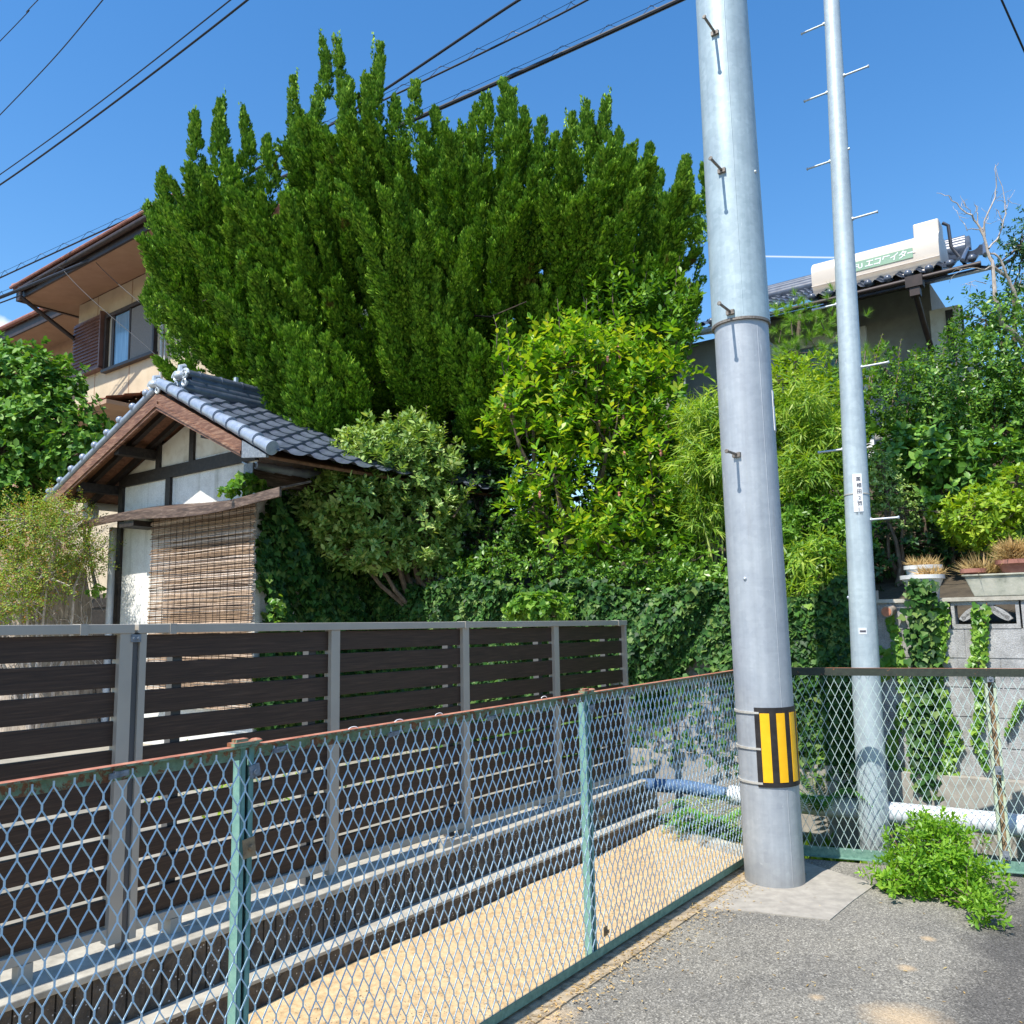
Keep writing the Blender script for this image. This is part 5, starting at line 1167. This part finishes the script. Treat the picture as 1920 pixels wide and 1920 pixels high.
# right-hand hedge and bushes
shrub('lime_leaved_shrub', 'glossy yellow-green shrub standing below the pine between both poles', 'shrub', gb(1500, 8.6, 1.6), [(1480, 720, 8.9, 60, 50, .45), (1540, 760, 8.8, 55, 50, .4), (1470, 800, 8.9, 60, 40, .4)], 420, 8, .10, .42, 'limeleaf', up=.6, stem=.06)
shrub('small_leaved_shrub', 'tall small-leaved garden shrub right of the slim pole under the grey house', 'shrub', gb(1760, 8.6, 1.7),
      [(1700, 770, 8.6, 90, 90, .7), (1800, 720, 8.6, 100, 80, .7), (1880, 690, 8.5, 80, 110, .7), (1860, 800, 8.4, 100, 80, .7), (1750, 800, 8.4, 80, 60, .6), (1850, 600, 8.8, 60, 60, .5), (1930, 780, 8.4, 60, 120, .6), (2030, 760, 8.4, 80, 140, .6), (2150, 820, 8.2, 80, 130, .6), (1660, 690, 8.7, 30, 40, .3)],
      4600, 7, .062, .5, 'hedge', up=.35, inner=.4, stem=.05)
shootp = thing('leafy_shoots', 'thin upright shoots with small lime leaves rising before the grey house wall', 'shrub', gb(1680, 8.4, 1.7))
shootplant(shootp, [(1655, 625, 8.4, 1625, 780), (1690, 635, 8.4, 1670, 790), (1640, 660, 8.4, 1630, 780), (1720, 660, 8.4, 1700, 780), (1770, 650, 8.4, 1750, 780), (1610, 640, 8.5, 1620, 760)], None, .04, 'limeleaf', n=34)
shrub('camellia_shrub', 'large-leaved dark camellia right of the slim pole above the flower pots', 'shrub', gb(1760, 7.6, 1.55),
      [(1730, 870, 7.7, 90, 60, .5), (1800, 930, 7.6, 90, 70, .5), (1680, 850, 7.8, 60, 50, .4), (1870, 880, 7.8, 70, 70, .5), (1880, 960, 7.8, 60, 60, .5), (1770, 840, 7.8, 70, 45, .4)],
      760, 7, .105, .56, 'camellia', up=.4, inner=.5, droop=.35)
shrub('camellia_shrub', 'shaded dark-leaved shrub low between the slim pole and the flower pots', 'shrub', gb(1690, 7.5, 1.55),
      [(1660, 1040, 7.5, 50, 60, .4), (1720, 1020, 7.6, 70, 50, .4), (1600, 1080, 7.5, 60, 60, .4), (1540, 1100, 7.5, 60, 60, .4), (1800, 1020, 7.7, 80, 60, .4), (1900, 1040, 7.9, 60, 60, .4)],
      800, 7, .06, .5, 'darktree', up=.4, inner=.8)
shrub('bronze_shrub', 'yellowish fine-leaved bush just right of the number plate on the slim pole', 'shrub', gb(1670, 7.3, 1.55),
      [(1660, 920, 7.3, 45, 40, .3), (1690, 960, 7.3, 40, 35, .3), (1650, 870, 7.35, 30, 30, .25)], 480, 6, .035, .5, 'osmanthus', up=.4, inner=.7)
shrub('lime_leaved_shrub', 'bright yellow-green shrub above the terracotta and white pots', 'shrub', gb(1850, 7.0, 1.55),
      [(1820, 970, 7.0, 65, 45, .35), (1880, 950, 7.0, 55, 35, .3), (1850, 1010, 6.95, 55, 25, .3), (1905, 905, 7.0, 30, 30, .25)], 620, 7, .07, .42, 'limeleaf', up=.45, droop=.3, inner=.5)
shrub('mixed_shrub', 'loose green undergrowth behind the wall between the bamboo and both poles', 'shrub', gb(1400, 7.9, 1.5),
      [(1420, 940, 8.2, 100, 90, .5), (1560, 880, 8.2, 70, 90, .5), (1480, 1010, 7.9, 80, 60, .4), (1430, 830, 8.3, 80, 80, .5), (1260, 1040, 8.3, 80, 60, .4), (1330, 900, 8.5, 90, 100, .5), (1200, 880, 8.9, 80, 110, .5), (1290, 1060, 7.8, 60, 50, .35), (1500, 960, 7.6, 55, 50, .3), (1560, 960, 7.5, 50, 60, .3), (1600, 760, 8.3, 40, 70, .4)],
      2600, 7, .07, .42, 'podocarp', up=.4, inner=.8)
# tree at the right edge
shrub('dark_leaved_tree', 'dark small-leaved tree at the upper right edge beside the bare branches', 'tree', gb(1960, 9.2, 2),
      [(1915, 460, 9.4, 40, 70, .4), (1900, 540, 9.2, 30, 30, .3), (1960, 560, 9.2, 60, 110, .5), (1870, 600, 9.0, 40, 50, .4)], 800, 6, .05, .45, 'darktree', up=.2, inner=.9, stemr=.05)
# bare pale tree
bt = thing('bare_tree', 'leafless pale dead tree with crooked branches against the sky at the right', 'tree', gb(1935, 8.8, 2))
m = MB(); Y_ = 8.3
def px(P): return [DY(x, y, Y_+dy) for x, y, dy in P]
br = [([(1960, 720, .3), (1915, 640, .2), (1880, 610, .1), (1865, 560, 0), (1862, 500, 0), (1852, 470, 0), (1838, 430, 0)], .030, .012),
      ([(1838, 430, 0), (1820, 405, 0), (1800, 390, .05), (1780, 368, .05), (1756, 362, .1)], .011, .002), ([(1845, 450, 0), (1845, 415, -.05), (1862, 375, -.05), (1870, 350, -.05), (1866, 315, -.1), (1872, 305, -.1)], .010, .002),
      ([(1852, 470, 0), (1875, 440, .1), (1886, 400, .1), (1884, 372, .1), (1866, 308, .1)], .010, .002), ([(1862, 500, 0), (1890, 520, .1), (1905, 560, .1), (1925, 600, .2)], .018, .012),
      ([(1905, 560, .1), (1885, 500, .0), (1870, 480, 0), (1852, 470, 0)], .012, .01), ([(1838, 430, 0), (1815, 430, 0), (1800, 410, 0), (1795, 395, 0)], .006, .001), ([(1820, 405, 0), (1806, 380, 0), (1803, 372, 0)], .004, .001),
      ([(1845, 440, 0), (1832, 405, .05), (1835, 390, .05), (1826, 378, .05)], .007, .001), ([(1880, 420, 0), (1872, 395, 0), (1864, 388, 0)], .004, .001), ([(1862, 500, 0), (1840, 505, -.1), (1815, 500, -.1), (1795, 510, -.1), (1783, 525, -.1)], .006, .001), ([(1850, 530, 0), (1830, 525, -.1), (1800, 535, -.1)], .005, .001),
      ([(1840, 430, 0), (1852, 410, .1), (1856, 395, .1)], .005, .001), ([(1886, 400, .1), (1892, 380, .1), (1890, 365, .1)], .004, .001)]
for P, r0_, r1_ in br:
    Q = px(P); QQ = []
    for i in range(len(Q)-1):
        for k in range(3): QQ.append(Q[i]+(Q[i+1]-Q[i])*k/3+rng.normal(size=3)*.008)
    QQ.append(Q[-1]); limb(m, QQ, np.linspace(r0_, r1_, len(QQ)), 7)
    for k in range(3 if r0_ < .015 else 1):
        i = rng.integers(2, len(QQ)-1); d = nrm(QQ[i]-QQ[i-1]+rng.normal(size=3)*.8); limb(m, wander(QQ[i], QQ[i]+d*rng.uniform(.08, .2), 4, .2), np.linspace(.003, .0012, 5), 4)
m.build('trunk', M['palebark'], bt, True)
# left side: broad-leaved tree and fine red-tinged bush
shrub('broad_leaved_tree', 'lush broad-leaved tree at the left edge in front of the cream house', 'tree', gb(-40, 11.5, .3),
      [(30, 720, 11.5, 80, 65, .8), (100, 800, 11.2, 90, 65, .8), (10, 830, 11.3, 110, 80, .9), (60, 690, 11.6, 40, 35, .4), (150, 850, 11.0, 60, 50, .6), (30, 920, 11.2, 90, 60, .8), (95, 720, 11.4, 50, 45, .5), (-60, 760, 11.6, 80, 130, .9), (-40, 950, 11.2, 90, 90, .9), (0, 665, 11.7, 30, 30, .3)],
      3300, 7, .115, .62, 'broadtree', up=.35, droop=.4, stemr=.09, inner=.45)
shrub('yellow_leafed_bush', 'sunlit yellow-green bush between the left tree and the shed roof', 'shrub', gb(190, 11.6, .3),
      [(150, 880, 11.8, 70, 45, .5), (190, 840, 12, 40, 40, .4)], 420, 7, .10, .5, 'limeleaf', up=.3, stemr=.04)
shrub('nandina_bush', 'fine-leaved bush with red and yellow tips in front of the shed left side', 'shrub', gb(90, 9.0, .3),
      [(60, 980, 9.0, 60, 55, .6), (110, 1010, 9.0, 80, 55, .6), (30, 1070, 9.0, 70, 60, .6), (120, 960, 9.2, 55, 40, .5), (165, 1040, 9.2, 45, 45, .4), (-10, 1130, 8.8, 60, 50, .6), (90, 1080, 8.9, 70, 45, .5), (50, 1130, 8.8, 40, 30, .3)],
      4200, 6, .034, .45, 'rednandina', up=.45, inner=.7, stems=260, barkm='palebark', stem=.06)
st = thing('tree_stump', 'big grey-brown tree stump wrapped in dry vines left of the shed', 'stump', gb(110, 9.6, .3))
m = MB(); c0 = gb(108, 9.5, .3); prof = []
for z, r in ((0, .55), (.6, .44), (1.1, .38), (1.5, .36), (1.9, .30), (2.05, .18)): prof.append((r, z))
m.lathe(c0, prof, 40)
V = np.vstack(m.V); ang = np.arctan2(V[:, 1]-c0[1], V[:, 0]-c0[0]); f = 1+.07*np.sin(ang*9)+.05*np.sin(ang*17+V[:, 2]*3); V[:, 0] = c0[0]+(V[:, 0]-c0[0])*f; V[:, 1] = c0[1]+(V[:, 1]-c0[1])*f; m.V = [V]
m.build('trunk', M['stump'], st, True)
m = MB()
for k in range(110):
    th = rng.uniform(-PI, 0); z = rng.uniform(.8, 2.0); r = .45; p = c0+np.array([math.cos(th)*r, math.sin(th)*r, z]); limb(m, wander(p, p+np.array([rng.uniform(-.25, .25), rng.uniform(-.08, .0), rng.uniform(-.7, -.1)]), 5, .25), np.linspace(.006, .002, 6), 4)
m.build('dry_vines', M['palebark'], st)
# ---------------------------------------------------------------- ivy
def ivy_pts(n, a_fn):            # a_fn(k) -> (points, normals)
    P, Nn = a_fn(n); D = nrm(-Z*.9+rng.normal(size=P.shape)*.45+Nn*.35); return P, D, nrm(Nn+Z*.55+rng.normal(size=P.shape)*.35)
def bumpy(b, z, s=0): return .5+.5*np.sin(b*3.1+s)*np.sin(z*4.3+b*1.7+s)+.3*np.sin(b*9+z*7)+.2*np.sin(b*21+z*13)
def wall_ivy(n):                 # along the garden wall, mounded over its top
    b = 1.72+5.3*rng.random(n)**.92; ztop = 1.74+.22*np.clip((b-2.6)/3, 0, 1)+.06*np.sin(b*5); u = rng.random(n)
    z = .3+(ztop-.3)*u**.8; th = .07+.16*np.clip((b-2.0), 0, 1)*bumpy(b, z); rr = rng.random(n)**.5
    top = np.clip((z-(ztop-.28))/.28, 0, 1)
    a_ = AW-.02-th*rr+top**2*.24*rng.random(n); P = a_[:, None]*A+b[:, None]*B+z[:, None]*Z
    return P, nrm(-A[None]*(1-top*.7)[:, None]+Z*top[:, None]+rng.normal(size=(n, 3))*.2)
def shed_ivy(n):                 # over the shed's right wall, hanging below the side eave
    a_ = rng.uniform(FA-.02, 6.9, n); z = rng.uniform(.4, 2.86, n)
    keep = (z < 2.84+.03*np.sin(a_*9)) & ((a_ > FA+.02+.05*np.sin(z*5))); a_, z = a_[keep], z[keep]; k = len(a_)
    th = (.04+.22*bumpy(a_*1.3, z, 2))*rng.random(k)**.5; b = bR-th
    return a_[:, None]*A+b[:, None]*B+z[:, None]*Z, nrm(-B[None]+rng.normal(size=(k, 3))*.25)
iv = thing('ivy', 'dense dark ivy mantling the garden wall from the shed to the big pole', 'ivy', W(AW-.1, 4.5, .3))
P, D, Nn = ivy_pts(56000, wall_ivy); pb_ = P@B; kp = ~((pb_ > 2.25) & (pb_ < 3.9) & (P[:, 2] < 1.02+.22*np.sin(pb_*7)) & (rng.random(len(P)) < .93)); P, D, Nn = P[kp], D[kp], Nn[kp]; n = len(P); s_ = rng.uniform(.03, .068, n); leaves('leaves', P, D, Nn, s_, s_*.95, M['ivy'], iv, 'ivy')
m = MB()
for k in range(70):
    b = rng.uniform(2.3, 6.9); p = W(AW-.012, b, rng.uniform(.4, .6)); limb(m, wander(p, p+Z*rng.uniform(.6, 1.2)+B*rng.uniform(-.3, .3), 6, .15), np.linspace(.008, .003, 7), 4)
m.build('stems', M['bark'], iv)
iv2 = thing('ivy', 'dark ivy climbing the right side wall of the white shed under its eave', 'ivy', W(5.8, bR-.1, .3))
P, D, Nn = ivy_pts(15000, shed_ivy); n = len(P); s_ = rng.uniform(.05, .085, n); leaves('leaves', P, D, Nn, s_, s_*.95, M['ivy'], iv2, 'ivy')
def blob_ivy(name, label, x, y, rx, ry, Y, n, mat='ivylime_sunlit', s=.06, dep=.18, cat='ivy'):
    t = thing(name, label, cat, DY(x, y+ry, Y)); P, D, Nn, LL, c, ax = shoots([(x, y, Y, rx, ry, dep)], n//5, 5, s, up=.3, droop=.5, inner=.5)
    leaves('leaves', P, D, Nn, LL, LL*.95, M[mat], t, 'ivy'); m = MB()
    for i in range(0, len(c), 12): limb(m, wander(DY(x, y+ry*.6, Y+.05), c[i], 3, .15), [.004, .003, .002, .002], 4)
    m.build('stems', M['bark'], t); return t
blob_ivy('ivy', 'ivy mound in paler sunlit leaf colour on the hedge just above the slat fence end', 1010, 1140, 60, 26, 7.35, 900)  # paler leaves paint the sunlit patch on the ivy
blob_ivy('ivy', 'fresh green sprig growing on the shed awning beside the timber eave', 462, 908, 26, 14, 7.75, 260, s=.07)
blob_ivy('ivy', 'lime coloured tuft trailing along the shed awning top', 425, 925, 22, 7, 7.8, 120, s=.045)
blob_ivy('ivy', 'small lit ivy shoot climbing at the foot of the shed ivy above the fence rail', 520, 1135, 8, 25, 7.9, 90, s=.05)
blob_ivy('small_seedling', 'little sprig with pale leaves before the dark boards beside the stump', 185, 1108, 14, 8, 9.2, 50, s=.06, cat='sprig')
def strand(t, pts, wpx, dens, s, mat, off=.03):
    Ps = []
    for (x0, y0), (x1, y1) in zip(pts[:-1], pts[1:]):
        L = math.hypot(x1-x0, y1-y0); k = int(L*dens)
        for _ in range(k): u = rng.random(); Ps.append(PA(x0+(x1-x0)*u+rng.normal()*wpx*.4, y0+(y1-y0)*u, AW-off*rng.random()-.005))
    P = np.array(Ps); n = len(P); D = nrm(-Z+rng.normal(size=(n, 3))*.5-A*.3); Nn = nrm(-A+Z*.5+rng.normal(size=(n, 3))*.3); LL = rng.uniform(.7, 1.2, n)*s
    o = leaves('leaves', P, D, Nn, LL, LL*.95, M[mat], t, 'ivy'); m = MB()
    m.tube([PA(x, y, AW-.006) for x, y in pts], .004, 5); m.build('stem', M['drytwig'], t)
def straggle(label, pts, wpx, dens, s=.045, mat='ivylime_sunlit', off=.04):
    t = thing('ivy', label, 'ivy', PA(pts[-1][0], pts[-1][1], AW-.02)); strand(t, pts, wpx, dens, s, mat, off); return t
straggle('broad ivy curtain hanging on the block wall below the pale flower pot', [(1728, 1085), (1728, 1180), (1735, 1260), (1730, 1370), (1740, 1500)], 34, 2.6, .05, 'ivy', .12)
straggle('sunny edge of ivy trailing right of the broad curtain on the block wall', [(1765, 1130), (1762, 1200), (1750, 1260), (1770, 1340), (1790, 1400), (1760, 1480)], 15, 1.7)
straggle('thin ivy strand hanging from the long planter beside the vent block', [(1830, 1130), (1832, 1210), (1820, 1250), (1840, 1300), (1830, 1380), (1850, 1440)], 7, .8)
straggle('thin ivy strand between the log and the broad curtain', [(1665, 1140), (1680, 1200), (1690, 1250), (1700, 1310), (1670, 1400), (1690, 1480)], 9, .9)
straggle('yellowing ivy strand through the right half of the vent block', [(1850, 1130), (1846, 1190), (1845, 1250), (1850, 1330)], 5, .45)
straggle('ivy patches on the block wall just left of the slim pole', [(1500, 1130), (1520, 1200), (1545, 1270), (1530, 1360), (1550, 1440), (1535, 1500)], 34, 2.0, .05, 'ivylime_sunlit', .08)
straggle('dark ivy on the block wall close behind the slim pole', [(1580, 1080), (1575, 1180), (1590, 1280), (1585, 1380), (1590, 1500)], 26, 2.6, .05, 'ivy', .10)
straggle('small ivy sprig on the wall at the right of the fence post', [(1915, 1310), (1900, 1350), (1885, 1375)], 4, .8, .03)
straggle('ivy shoots low on the wall base right of the slim pole', [(1690, 1440), (1720, 1470), (1760, 1490), (1800, 1480), (1850, 1470)], 18, 1.2)
straggle('round leafed ivy sprig at the slim pole above the dark rail', [(1655, 1215), (1665, 1240), (1660, 1262)], 8, .5, .08)
# undergrowth in the channel
def groundcover(name, n, afn, zf_, L, mat, label=None):
    a_, b = afn(n); P = a_[:, None]*A+b[:, None]*B+(zf_+.3*rng.random(n)**2)[:, None]*Z
    D = nrm(Z*.7+rng.normal(size=(n, 3))*.6); Nn = nrm(Z+rng.normal(size=(n, 3))*.5); LL = L*rng.uniform(.6, 1.2, n)
    return tag(leaves(name, P, D, Nn, LL, LL*.35, M[mat], None), kind='stuff')
groundcover('undergrowth', 3500, lambda n: (rng.uniform(5.85, 6.4, n), rng.uniform(-1.5, 3.0, n)), -.42, .12, 'podocarp')
groundcover('channel_weeds', 1800, lambda n: (rng.uniform(5.7, 6.1, n), rng.uniform(1.4, 2.3, n)), -.42, .10, 'limeleaf')
groundcover('lot_weeds', 1200, lambda n: (rng.uniform(3.0, 6.2, n), rng.uniform(4.6, 6.5, n)), .29, .05, 'limeleaf')
def fern(name, label, x, y, Y, n, L):
    base = DY(x, y, Y); t = thing(name, label, 'fern', base); Ps, Ds, Ns, Ls = [], [], [], []; m = MB()
    for k in range(n):
        th = 2*PI*k/n+rng.uniform(-.3, .3); d = np.array([math.cos(th), math.sin(th), 0]); LL = L*rng.uniform(.7, 1.1); P = [base+d*LL*u*.8+Z*LL*(1.25*u-1.05*u*u) for u in np.linspace(0, 1, 12)]
        m.tube(P, np.linspace(.004, .0015, 12), 4)
        for j in range(1, 12):
            for sg in (-1, 1):
                s_ = np.cross(d, Z)*sg; q = P[j]; Ps.append(q); Ds.append(nrm(s_+d*.35-Z*.15)); Ns.append(Z+d*.2); Ls.append(LL*.26*(1-.8*abs(j/11-.35)))
                Ps.append((P[j]+P[j-1])/2); Ds.append(nrm(s_+d*.35-Z*.15)); Ns.append(Z+d*.2); Ls.append(LL*.25*(1-.8*abs(j/11-.35)))
    leaves('fronds', np.array(Ps), np.array(Ds), np.array(Ns), np.array(Ls), np.array(Ls)*.22, M['fern'], t, 'blade', curve=.3); m.build('stalks', M['limecane'], t)
fern('fern', 'arching green fern in the channel just left of the big pole', 1345, 1560, 6.15, 12, .5)
fern('fern', 'second smaller fern behind the corner of the sand bed', 1310, 1570, 6.25, 9, .38)
fern('fern', 'dark fern rising through the fence right of the warning band', 1535, 1520, 6.0, 8, .45)
# the bright weed bush in front of the fence
shrub('weed_bush', 'bright green leafy weed sprawling over the asphalt edge before the fence', 'weed', G(1735, 1660)+np.array([0, 0, 0]),
      [(1740, 1600, 4.95, 62, 55, .28), (1720, 1635, 4.9, 62, 40, .28), (1790, 1640, 4.85, 62, 50, .25), (1820, 1685, 4.6, 46, 26, .22), (1868, 1712, 4.3, 14, 10, .08), (1690, 1615, 4.95, 26, 22, .12), (1840, 1705, 4.35, 24, 22, .12), (1770, 1560, 5.0, 35, 30, .2), (1700, 1655, 4.85, 50, 20, .2), (1735, 1550, 5.0, 18, 22, .12), (1850, 1640, 4.8, 28, 25, .15)],
      820, 9, .044, .42, 'weed', up=.5, inner=.75, stem=.05, barkm='bark', stemr=.008, stems=120)
blob_ivy('weed', 'flat runner of small weeds creeping left from the bright green bush', 1672, 1652, 32, 8, 4.9, 130, 'weed', .04, .08, 'weed')
# ---------------------------------------------------------------- pots, log and dry grass on the wall
def drygrass(t, c, r, n, L, name='dry_grass'):
    th = rng.random(n)*2*PI; rr = r*np.sqrt(rng.random(n)); P = c+np.stack([np.cos(th)*rr, np.sin(th)*rr*.6, np.zeros(n)], 1)
    D = nrm(np.stack([np.cos(th), np.sin(th), .8+.8*rng.random(n)], 1)+rng.normal(size=(n, 3))*.5); leaves(name, P, D, rng.normal(size=(n, 3)), L*rng.uniform(.4, 1.1, n), .006, M['straw'], t, 'blade', curve=9)
def pot(name, label, c, r0_, r1_, h, mat, rim=.012, n=28):
    t = thing(name, label, 'flower pot', c); MB().lathe(c, [(r0_, 0), (r0_+(r1_-r0_)*.5, h*.5), (r1_, h-.03), (r1_+rim, h-.028), (r1_+rim, h), (r1_, h), (r1_-.012, h-.02)], n).build('bowl', M[mat], t, True)
    MB().lathe(c, [(r1_-.014, h-.025), (0.001, h-.015)], n).build('earth', M['soil'], t); return t
zc_ = 1.641
c = PA(1733, 1130, AW+.06); c[2] = zc_
t = pot('flower_pot', 'faceted pale plastic pot with dry grass standing on the block wall', c, .085, .135, .165, 'potwhite'); drygrass(t, c+Z*.16+(-B)*.06, .07, 220, .10)
c2 = c+A*.22+B*.03; t = pot('flower_pot', 'grey-white pot with dead growth behind the faceted pot', c2, .09, .12, .245, 'potwhite'); drygrass(t, c2+Z*.24, .09, 260, .09)
m = MB(); b0, b1 = .20, .965; c = W(AW+.08, (b0+b1)/2, zc_)
t = thing('planter', 'long stained concrete planter on the block wall at the right edge', 'planter', c)
V = []
for z, g in ((0, .85), (.13, 1.0), (.145, 1.02)): 
    pass
m.prism([W(AW-.02, b0+.05, zc_), W(AW-.02, b1-.05, zc_), W(AW-.045, b1, zc_+.14), W(AW-.045, b0, zc_+.14)], A*.2).box(W(AW+.055, (b0+b1)/2, zc_+.145), A, B, Z, .22, b1-b0+.03, .014)
m.build('trough', M['planter'], t, bevel=.006)
c = PA(1826, 1085, AW+.02); c[2] = zc_+.153; t = pot('flower_pot', 'shallow terracotta saucer pot at the left end of the long planter', c, .05, .075, .04, 'terracotta', .006); drygrass(t, c+Z*.04, .04, 60, .07)
c = W(AW+.1, .86, zc_+.15); t = thing('dry_tuft', 'wiry dry grass tuft standing between the two terracotta pots', 'dry grass', c); drygrass(t, c, .08, 420, .17, 'blades')
c = PA(1908, 1080, AW+.05); c[2] = zc_+.153; t = pot('flower_pot', 'reddish terracotta pot sitting on the long planter at the frame edge', c, .085, .115, .09, 'terracotta'); 
t = thing('dry_tuft', 'straw-coloured dead plant mound in the reddish pot', 'dry grass', c+Z*.09); th_ = None
for k in range(3): drygrass(t, c+Z*(.08+.03*k), .10-.02*k, 420, .12, 'blades')
q = PA(1662, 1147, AW-.14); t = thing('log', 'short sawn log lying across the top of the block wall', 'log', q)
MB().tube([q, q+A*.2+Z*.02, q+A*.45+Z*.03], [.040, .042, .04], 14).build('bark', M['barkdark'] if False else M['stump'], t, True); MB().lathe(q-A*.001, [(.034, 0), (.033, .003)], 14, -A).build('cut_end', M['cut'], t)
q = PA(1643, 1120, AW+.1); tag(MB().box(q, A, B, Z, .03, .03, .10).build('stake', M['palebark']), 'short pale stake beside the log on top of the wall', 'stake')
# ---------------------------------------------------------------- overhead lines
def cable(label, pts, r, spiral=False, group=None, guide=False, helix=.07, pitch=.62):
    P = [DY(x, y, Y) for x, y, Y in pts]; Q = []
    # smooth through the points
    tt = np.linspace(0, 1, len(P)); T = np.linspace(0, 1, 60); PA_ = np.array(P)
    if len(P) > 2:
        co_ = [np.polyfit(tt, PA_[:, i], min(3, len(P)-1)) for i in range(3)]; Q = np.stack([np.polyval(c_, T) for c_ in co_], 1)
    else: Q = PA_[0]+(PA_[1]-PA_[0])*T[:, None]
    t = thing('overhead_cable', label, 'cable', Q[30], group); MB().tube(Q, r, 8).build('conductor', M['cable'], t, True)
    L = np.linalg.norm(Q[-1]-Q[0])
    if spiral:
        n = int(L/pitch)*14; m = MB(); S = []
        for k in range(n+1):
            u = k/n; p = np.array([np.interp(u, T, Q[:, i]) for i in range(3)]); th = 2*PI*k/14; S.append(p+Z*(helix*math.sin(th)+helix*.75)+B*helix*math.cos(th))
        m.tube(S, .0045, 4); m.tube(Q+Z*helix*1.5, .005, 4); m.build('hanger_spiral', M['cable'], t)
    return t
cable('upper pair of lines crossing the top left sky, left one', [(-300, 530, 17), (-40, 353, 14), (0, 326, 13.6), (215, 175, 11.5), (432, 0, 9.5), (600, -135, 8.3)], .009)
cable('thicker line just below its twin crossing the top left sky', [(-40, 366, 14), (0, 342, 13.6), (230, 190, 11.5), (453, 0, 9.5), (620, -140, 8.2)], .014)
cable('thin line rising steeply near the top left corner', [(-220, 440, 15.5), (0, 214, 12.8), (100, 112, 11.4), (192, 0, 10), (420, -270, 8)], .008)
cable('shortest thin line cutting the extreme top left corner', [(-300, 380, 16), (0, 76, 12.8), (40, 36, 12.4), (70, 0, 12), (300, -230, 9.5)], .007)
cable('single line crossing the upper right corner of the sky', [(1700, -400, 5), (1792, -193, 5.5), (1878, 0, 6), (1922, 99, 6.25), (2300, 950, 8.5)], .008)
cable('black line coming down into the juniper top from the upper middle', [(1000, -15, 11.4), (975, 0, 11.6), (725, 165, 13.2), (650, 212, 13.8), (470, 325, 14.6), (330, 388, 15)], .022)
cable('spiral-wrapped line above the thick black cable right of the juniper tips', [(1120, -12, 11.2), (1100, 0, 11.4), (740, 178, 13), (560, 268, 13.9), (350, 355, 15), (180, 440, 16), (0, 520, 17), (-40, 540, 17.3)], .016, True)
cable('thick black telephone cable with coiled hanger wire over the juniper', [(1300, -12, 11), (1270, 0, 11.1), (800, 216, 13), (510, 345, 14.3), (270, 440, 15.6), (130, 508, 16.4), (0, 555, 17.2), (-40, 570, 17.5)], .036, True, helix=.075, pitch=.7)
cable('lowest plain line reaching the house eave from the left', [(-30, 578, 17), (0, 568, 17), (40, 553, 16.8)], .016)
cable('thin drop wire sagging across the shuttered window', [(120, 508, 16.3), (175, 565, 16), (230, 610, 15.7), (290, 665, 15.2), (322, 700, 14.8)], .006)
cable('thin drop wire crossing the eave and the right end of the window', [(180, 492, 16.2), (230, 540, 16), (290, 590, 15.6), (330, 620, 15.3)], .006)
# fallen leaves and litter along the kerb
P = []; 
for _ in range(1100):
    a_ = rng.uniform(2.0, 5.2); b = BL-.06-abs(rng.normal())*.11; P.append(W(a_, b, .010))
for _ in range(260):
    a_ = rng.uniform(2.4, 5.6); b = BL-.2-rng.random()**1.5*2.2; P.append(W(a_, b, .003))
P = np.array(P); n = len(P); D = nrm(np.stack([rng.normal(size=n), rng.normal(size=n), rng.random(n)*.25], 1)); tag(leaves('fallen_leaves', P, D, np.tile(Z, (n, 1))+rng.normal(size=(n, 3))*.2, rng.uniform(.008, .028, n), rng.uniform(.003, .009, n), M['straw']), kind='stuff')
P = np.stack([rng.uniform(-1, 5.7, 2600), rng.uniform(BL+.08, 2.96, 2600)], 1); n = len(P)
m = rng.random(n); Q = P[:, :1]*A+P[:, 1:]*B+Z*(.004+.002*m[:, None]); tag(leaves('pebbles', Q, nrm(np.stack([rng.normal(size=n), rng.normal(size=n), np.zeros(n)], 1)), np.tile(Z, (n, 1)), rng.uniform(.004, .011, n), rng.uniform(.004, .009, n), M['concrete'], None, 'leaf', .9, .5), kind='stuff')
